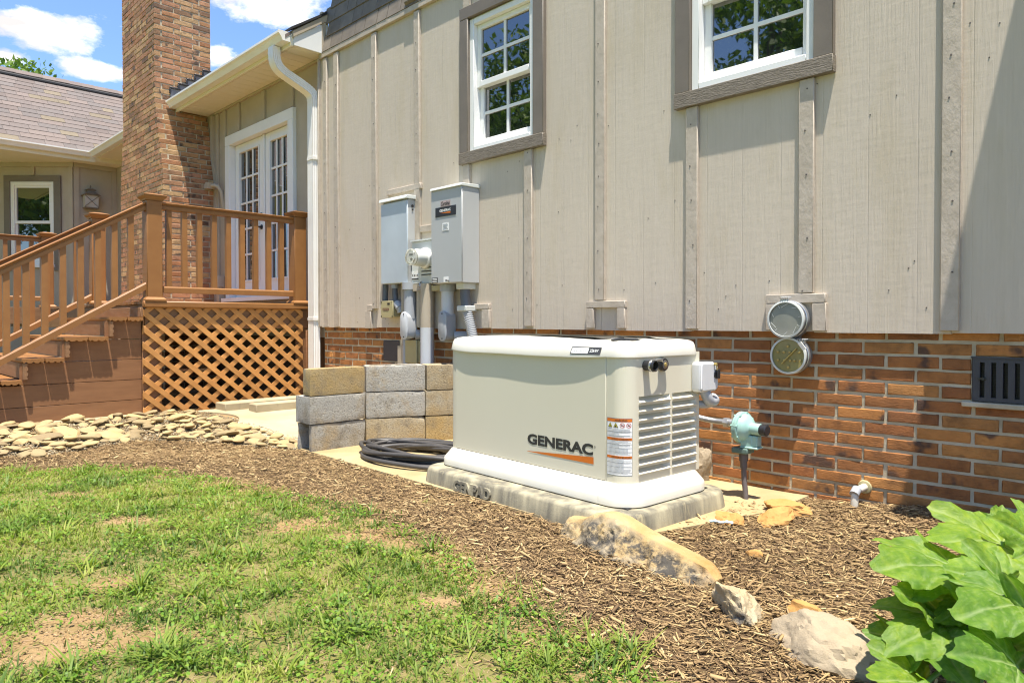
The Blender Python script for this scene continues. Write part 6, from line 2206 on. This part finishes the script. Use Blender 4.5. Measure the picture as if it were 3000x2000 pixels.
def grass_mesh(name, parts, m):
    Vs, Qs, Ts, Rs, o = [], [], [], [], 0
    for V, Q, T, R in parts:
        Vs.append(V); Qs.append(Q + o); Ts.append(T + o); Rs.append(R); o += len(V)
    V, Q, T, R = map(np.concatenate, (Vs, Qs, Ts, Rs))
    me = bpy.data.meshes.new(name)
    me.vertices.add(len(V)); me.vertices.foreach_set('co', V.astype(np.float32).reshape(-1))
    me.loops.add(Q.size + T.size)
    me.loops.foreach_set('vertex_index', np.concatenate([Q.reshape(-1), T.reshape(-1)]).astype(np.int32))
    me.polygons.add(len(Q) + len(T))
    me.polygons.foreach_set('loop_start', np.concatenate([np.arange(0, Q.size, 4), Q.size + np.arange(0, T.size, 3)]).astype(np.int32))
    me.update(calc_edges=True)
    at = me.attributes.new('rnd', 'FLOAT', 'POINT'); at.data.foreach_set('value', R.astype(np.float32))
    me.materials.append(m)
    ob = bpy.data.objects.new(name, me); COL.objects.link(ob); WL[ob] = (0, 0, 0)
    return ob
def lownoise(x, y, s, seed):
    return np.array([noise.noise((a * s + seed, b * s, seed * .7)) for a, b in zip(x, y)])
parts = []
x, y = scatter(420000, -7.0, .6, -4.2, -1.5)
d = border(x) - y
k = in_view(x, y) & (d > -.10)
x, y, d = x[k], y[k], d[k]
cl = lownoise(x, y, 7, 3.1) + .6 * lownoise(x, y, 17, 9.2)
br = bare(x, y)
keep = RNG.random(len(x)) < np.clip(.74 + .85 * cl, .20, 1.0) * (1 - .90 * br) * np.clip((d + .10) / .22, 0, 1)
x, y, cl, br = x[keep], y[keep], cl[keep], br[keep]
n = len(x)
tone = np.clip(.42 + .55 * lownoise(x, y, 3.2, 21.0) + RNG.normal(0, .16, n), 0, .9)
dead = RNG.random(n) < .10 + .25 * br
tone = np.where(dead, RNG.uniform(.92, 1, n), tone)
hh = RNG.uniform(.016, .044, n) * (1 + .35 * np.clip(cl, -1, 1))
hh = np.where(dead, hh * .8, hh)
parts.append(blades(x, y, hh, RNG.uniform(.0022, .0058, n), np.where(dead, RNG.uniform(.9, 1.45, n), RNG.uniform(.15, 1.25, n)), RNG.uniform(0, 2 * np.pi, n), RNG.uniform(.0, .9, n), tone))
# dry thatch lying flat under the blades
x, y = scatter(90000, -7.0, .6, -4.2, -1.5)
k = in_view(x, y) & (y < border(x) + .08)
x, y = x[k], y[k]
n = len(x)
parts.append(blades(x, y, RNG.uniform(.02, .06, n), RNG.uniform(.0012, .0028, n), RNG.uniform(1.2, 1.5, n), RNG.uniform(0, 2 * np.pi, n), RNG.uniform(0, .3, n), RNG.uniform(.92, 1, n)))
# coarse crabgrass rosettes
tx, ty = scatter(460, -6.5, .3, -4.0, -1.6)
k = in_view(tx, ty) & (ty < border(tx) - .03) & (bare(tx, ty) < .75)
tx, ty = list(tx[k]), list(ty[k])
for a, b, m_ in [(-2.594, -2.792, 3), (-2.62, -2.77, 2), (-2.01, -2.925, 3), (-1.97, -2.9, 3), (-1.144, -1.98, 2), (-1.10, -2.02, 2), (-1.2, -2.06, 2), (-1.75, -2.45, 2), (-2.2, -2.2, 2)]:
    tx += [a] * m_; ty += [b] * m_
for a, b in zip(tx, ty):
    nb = int(RNG.integers(10, 26))
    az = RNG.uniform(0, 2 * np.pi, nb)
    x = a + RNG.normal(0, .014, nb); y = b + RNG.normal(0, .014, nb)
    t0 = RNG.uniform(.1, .75)
    parts.append(blades(x, y, RNG.uniform(.05, .125, nb), RNG.uniform(.004, .0078, nb), RNG.uniform(.35, 1.1, nb), az, RNG.uniform(.1, .8, nb), np.clip(t0 + RNG.normal(0, .1, nb), 0, .9)))
# wisps on the mulch edge
tx, ty = scatter(160, -5.5, .2, -3, -1.5)
k = in_view(tx, ty) & (np.abs(ty - border(tx) - .04) < .10)
for a, b in zip(tx[k], ty[k]):
    nb = 9
    parts.append(blades(a + RNG.normal(0, .02, nb), b + RNG.normal(0, .02, nb), RNG.uniform(.03, .07, nb), RNG.uniform(.0025, .005, nb), RNG.uniform(.3, 1.2, nb), RNG.uniform(0, 6.28, nb), RNG.uniform(0, .8, nb), RNG.uniform(.3, .9, nb)))
# one green tuft in the mulch before the pad
nb = 24
parts.append(blades(-2.78 + RNG.normal(0, .03, nb), -1.42 + RNG.normal(0, .02, nb), RNG.uniform(.02, .04, nb), RNG.uniform(.003, .005, nb), RNG.uniform(.5, 1.3, nb), RNG.uniform(0, 6.28, nb), RNG.uniform(0, .6, nb), RNG.uniform(.5, .85, nb)))
o = grass_mesh('grass', parts, M['grass'])
tag(o, 'patchy bright green lawn with bare orange soil showing through', 'grass', kind='stuff')
# clover and low weeds: small round leaflets
x, y = scatter(60000, -6.0, .4, -3.8, -1.6)
k = in_view(x, y) & (y < border(x) + .02)
x, y = x[k], y[k]
cl = lownoise(x, y, 5.5, 40.0)
k = (cl > -.02) & (RNG.random(len(x)) < .9 - .8 * bare(x, y))
x, y = x[k], y[k]
n = len(x)
r = RNG.uniform(.003, .0075, n); az = RNG.uniform(0, 6.28, n); ti = RNG.normal(0, .45, n); tj = RNG.normal(0, .45, n)
base = np.array([[-1, 0, 0], [-.3, -.75, .15], [.8, -.6, .1], [1, 0, 0], [.8, .6, .1], [-.3, .75, .15]])
P = base[None] * r[:, None, None]
P[..., 2] += P[..., 0] * np.sin(ti)[:, None] + P[..., 1] * np.sin(tj)[:, None]
X = P[..., 0] * np.cos(az)[:, None] - P[..., 1] * np.sin(az)[:, None] + x[:, None]
Y = P[..., 0] * np.sin(az)[:, None] + P[..., 1] * np.cos(az)[:, None] + y[:, None]
Z = P[..., 2] + (gz(x, y) + RNG.uniform(.006, .03, n))[:, None]
V = np.stack([X, Y, Z], -1).reshape(-1, 3)
F = (np.array([[0, 1, 2, 3], [0, 3, 4, 5]])[None] + (np.arange(n) * 6)[:, None, None]).reshape(-1, 4)
o = big_mesh('clover', V, F, np.repeat(RNG.random(n), 6), M['clover'])
tag(o, 'low bright clover and weeds scattered through the lawn', 'weeds', kind='stuff')

# ------------------------------------------------------------------ leafy plant at the right
PL = thing('leafy_plant', 'big leafy green plant with broad lobed leaves in the lower right corner', 'plant', (-.40, -1.66, .02))
def leaf_mesh(seed, droop=.5, cup=.15):
    rg = random.Random(seed)
    NA, NR_ = 160, 26
    lobes = [(0, 1.0, .62), (R_(50), .84, .46), (R_(-50), .84, .46), (R_(104), .72, .50), (R_(-104), .72, .50), (R_(150), .52, .40), (R_(-150), .52, .40)]
    lobes = [(a + rg.uniform(-.06, .06), l * rg.uniform(.93, 1.06), w * 1.08) for a, l, w in lobes]
    def R(t):
        v = 0
        s_ = 0
        for a, l, w in lobes:
            d = abs((t - a + math.pi) % (2 * math.pi) - math.pi)
            q = max(0, 1 - (d / (w * 1.9))) ** .62
            v = max(v, l * (.52 + .48 * max(0, 1 - d / w) ** 1.0) * min(1, q * 1.6))
        notch = min(1, (math.pi - abs(t)) / .30)
        v *= .25 + .75 * notch
        ser = .048 * (1 - 2 * abs((t * 15 / math.pi) % 1 - .5)) + .012 * math.sin(t * 43)
        return v * (1 + ser * 1.6) 
    vs, vein, fs = [(0, 0, 0)], [1.0], []
    for j in range(1, NR_ + 1):
        rr = j / NR_
        for i in range(NA):
            t = -math.pi + 2 * math.pi * i / NA
            r = R(t) * rr
            x, y = r * math.cos(t), r * math.sin(t)
            dv = min(abs(r * math.sin((t - a))) if math.cos(t - a) > 0 else 9 for a, l, w in lobes)
            vn = math.exp(-(dv / .014) ** 2) * (1 - .5 * rr)
            for a, l, w in lobes[:5]:
                sa, da = r * math.cos(t - a), abs(r * math.sin(t - a))
                if sa > 0 and da < .3:
                    ph = (sa - da * .95) / .13
                    vn = max(vn, .62 * math.exp(-((ph - round(ph)) * .13 / .010) ** 2) * (1 if ph > .6 else 0) * (1 - .6 * rr) * (da < .26 * l))
            z = -droop * r * r * .55 + cup * (abs(y) ** 1.3) * .6 + .035 * (1 - math.exp(-(dv / .06) ** 2)) * min(1, r * 3)
            z += .030 * noise.noise((x * 4 + seed, y * 4, seed * .3)) + .014 * noise.noise((x * 11 + seed, y * 11, 1.0)) - .010 * vn
            z += .07 * rr ** 3 * math.sin(t * 5 + seed) + .025 * rr ** 4 * math.sin(t * 13 + seed * 2)
            vs.append((x, y, z)); vein.append(vn)
    for i in range(NA):
        fs.append((0, 1 + i, 1 + (i + 1) % NA))
    for j in range(NR_ - 1):
        for i in range(NA):
            a = 1 + j * NA; b = a + NA
            fs.append((a + i, b + i, b + (i + 1) % NA, a + (i + 1) % NA))
    me = bpy.data.meshes.new('leaf')
    me.from_pydata(vs, [], fs)
    at = me.attributes.new('vein', 'FLOAT', 'POINT'); at.data.foreach_set('value', vein)
    me.polygons.foreach_set('use_smooth', [True] * len(me.polygons))
    me.materials.append(M['bigleaf'])
    return me
lv = [leaf_mesh(s, d, c) for s, d, c in ((1, .34, .14), (2, .48, .26), (3, .26, .10), (4, .40, .32))]
CAMP = Vector((0, -CAM_D, EYE))
def at_px(px, py, t):
    u, v = (px - 1500) / FPX, (944 - py) / FPX
    return CAMP + Vector(((-SP + CP * u) * t, (CP + SP * u) * t, v * t))
stems = MB()
PB = Vector(WL[PL])
def leaf(att, tip, nrm, size, k):
    """att, tip: world points of the stalk's end and of the leaf tip; nrm roughly up out of the blade"""
    A, Tp = Vector(att), Vector(tip)
    X = (Tp - A).normalized(); Z = Vector(nrm); Z = (Z - X * Z.dot(X)).normalized(); Y = Z.cross(X)
    o = bpy.data.objects.new('leaf', lv[k % 4])
    COL.objects.link(o)
    o.parent = PL
    L_ = size or (Tp - A).length
    mx = Matrix(((X.x, Y.x, Z.x, A.x - PB.x), (X.y, Y.y, Z.y, A.y - PB.y), (X.z, Y.z, Z.z, A.z - PB.z), (0, 0, 0, 1)))
    o.matrix_local = mx @ Matrix.Diagonal((L_, L_, L_, 1))
    b = PB + Vector((random.uniform(-.05, .05), random.uniform(-.05, .05), 0))
    mid = (A + b) / 2 + Vector((0, 0, .05))
    stems.tube(smooth_path([b, mid, A - Z * .002], 6), .006, 8)
toC = lambda p: (CAMP - Vector(p)).normalized()
UP = Vector((0, 0, 1))
specs = [  # attach px, tip px, depths, normal mix (towards camera), size, mesh
    ((2945, 1590, 1.80), (2748, 1572, 1.72), .48, .215, 0),
    ((3050, 1600, 1.78), (2990, 1545, 1.76), .6, .14, 1),
    ((2800, 1660, 1.70), (2558, 1645, 1.62), .30, .225, 2),
    ((2790, 1700, 1.68), (2640, 1730, 1.60), .35, .15, 3),
    ((2950, 1715, 1.58), (2800, 1672, 1.55), .7, .14, 0),
    ((2800, 1830, 1.62), (2588, 1862, 1.54), .33, .19, 1),
    ((2720, 1790, 1.64), (2690, 1760, 1.62), .5, .12, 3),
    ((3010, 1770, 1.50), (2800, 1800, 1.40), .50, .20, 2),
    ((2740, 1870, 1.60), (2850, 1985, 1.44), .75, .165, 3),
    ((2720, 2010, 1.52), (2560, 1985, 1.44), .55, .155, 0),
    ((2990, 1960, 1.42), (2860, 1890, 1.36), .62, .17, 1),
    ((2870, 1760, 1.62), (2800, 1800, 1.6), .5, .11, 0),
    ((3080, 1880, 1.45), (3120, 1780, 1.42), .6, .18, 3),
    ((2830, 2080, 1.45), (2760, 2120, 1.35), .6, .17, 2),
    ((2660, 1880, 1.66), (2570, 1850, 1.66), .3, .10, 3),
    ((2930, 1560, 1.9), (3010, 1600, 1.86), .4, .14, 2),
]
for a, t, f, s_, k in specs:
    A, T_ = at_px(*a), at_px(*t)
    leaf(A, T_, UP * (1 - f) + toC(A) * (f + .14) + Vector((.0, 0, .08)), s_, k)
stems.build('stem', M['stem'], PL, smooth=50)

# ------------------------------------------------------------------ trees
def tree_meshes(seed, h, rad, n, leafsize, base_frac=.35):
    rg = np.random.default_rng(seed)
    # clumps through the crown's volume
    nc = 46
    th = rg.uniform(0, 2 * np.pi, nc); ph = np.arccos(rg.uniform(-.75, 1, nc)); rr = rad * (.45 + .55 * rg.random(nc) ** .5)
    cz = h * (base_frac + (1 - base_frac) * .52)
    hz = h * (1 - base_frac) * .5
    C_ = np.stack([rr * np.sin(ph) * np.cos(th), rr * np.sin(ph) * np.sin(th), cz + hz * np.cos(ph) * (rr / rad)], -1)
    cs_ = rad * rg.uniform(.16, .34, nc)
    w = rg.integers(0, nc, n)
    d = rg.normal(0, 1, (n, 3)); d /= np.linalg.norm(d, axis=1)[:, None]
    P = C_[w] + d * (cs_[w] * rg.random(n) ** .45)[:, None] * np.array([1.15, 1.15, .75])
    a = rg.normal(0, 1, (n, 3)); a /= np.linalg.norm(a, axis=1)[:, None]
    b = np.cross(a, rg.normal(0, 1, (n, 3))); b /= np.linalg.norm(b, axis=1)[:, None]
    s_ = leafsize * rg.uniform(.6, 1.3, n)[:, None]
    V = np.stack([P - a * s_, P + b * s_ * .5, P + a * s_, P - b * s_ * .5], 1).reshape(-1, 3)
    F = np.arange(4 * n).reshape(-1, 4)
    r = np.repeat(np.clip(rg.beta(2, 2, n), 0, 1), 4)
    return V, F, r, C_
def tree(loc, seed, h, rad, n, ls, label, name='tree', bf=.35, group=None):
    T = thing(name, label, 'tree', loc, 0, group)
    V, F, r, C_ = tree_meshes(seed, h, rad, n, ls, bf)
    o = big_mesh('crown', V, F, r, M['leaves'])
    o.parent = T
    tk = MB()
    tk.tube(smooth_path([(0, 0, -.2), (.05, .03, h * .2), (-.06, .05, h * .45), (.03, 0, h * .8)], 5), .2, 10, radii=None if False else [max(.03, .26 * h / 9 * (1 - i / 17)) for i in range(16)])
    rg = random.Random(seed)
    for c in list(C_)[:14]:
        z0 = h * rg.uniform(.25, .6)
        tk.tube(smooth_path([(0, 0, z0), (c[0] * .5, c[1] * .5, (z0 + c[2]) / 2 + .1), tuple(c)], 4), .04, 6, radii=[.07 * h / 9 * (1 - .8 * i / 8) for i in range(9)])
    b_ = tk.build('trunk', M['bark'], None, smooth=50, local=True)
    b_.parent = T
    return T
T0 = tree((-33.6, 2.6, 0), 5, 10.9, 2.7, 9000, .13, 'bright green tree top showing behind the mauve shingle roof', bf=.3)
for i, (x, y, h, r_, s_) in enumerate([(-12, -22, 16, 5.8, 11), (-20.5, -20, 13.0, 5, 12), (-3.5, -24, 16, 5.8, 13), (-29, -24, 13, 5.2, 14), (-24, -33, 16, 6, 15), (6.5, -25, 13, 5.2, 16)]):
    tree((x, y, 0), s_, h, r_, 17000, .17, 'leafy tree across the yard, seen mirrored in the window panes', bf=.12, group='yard trees mirrored in the windows')
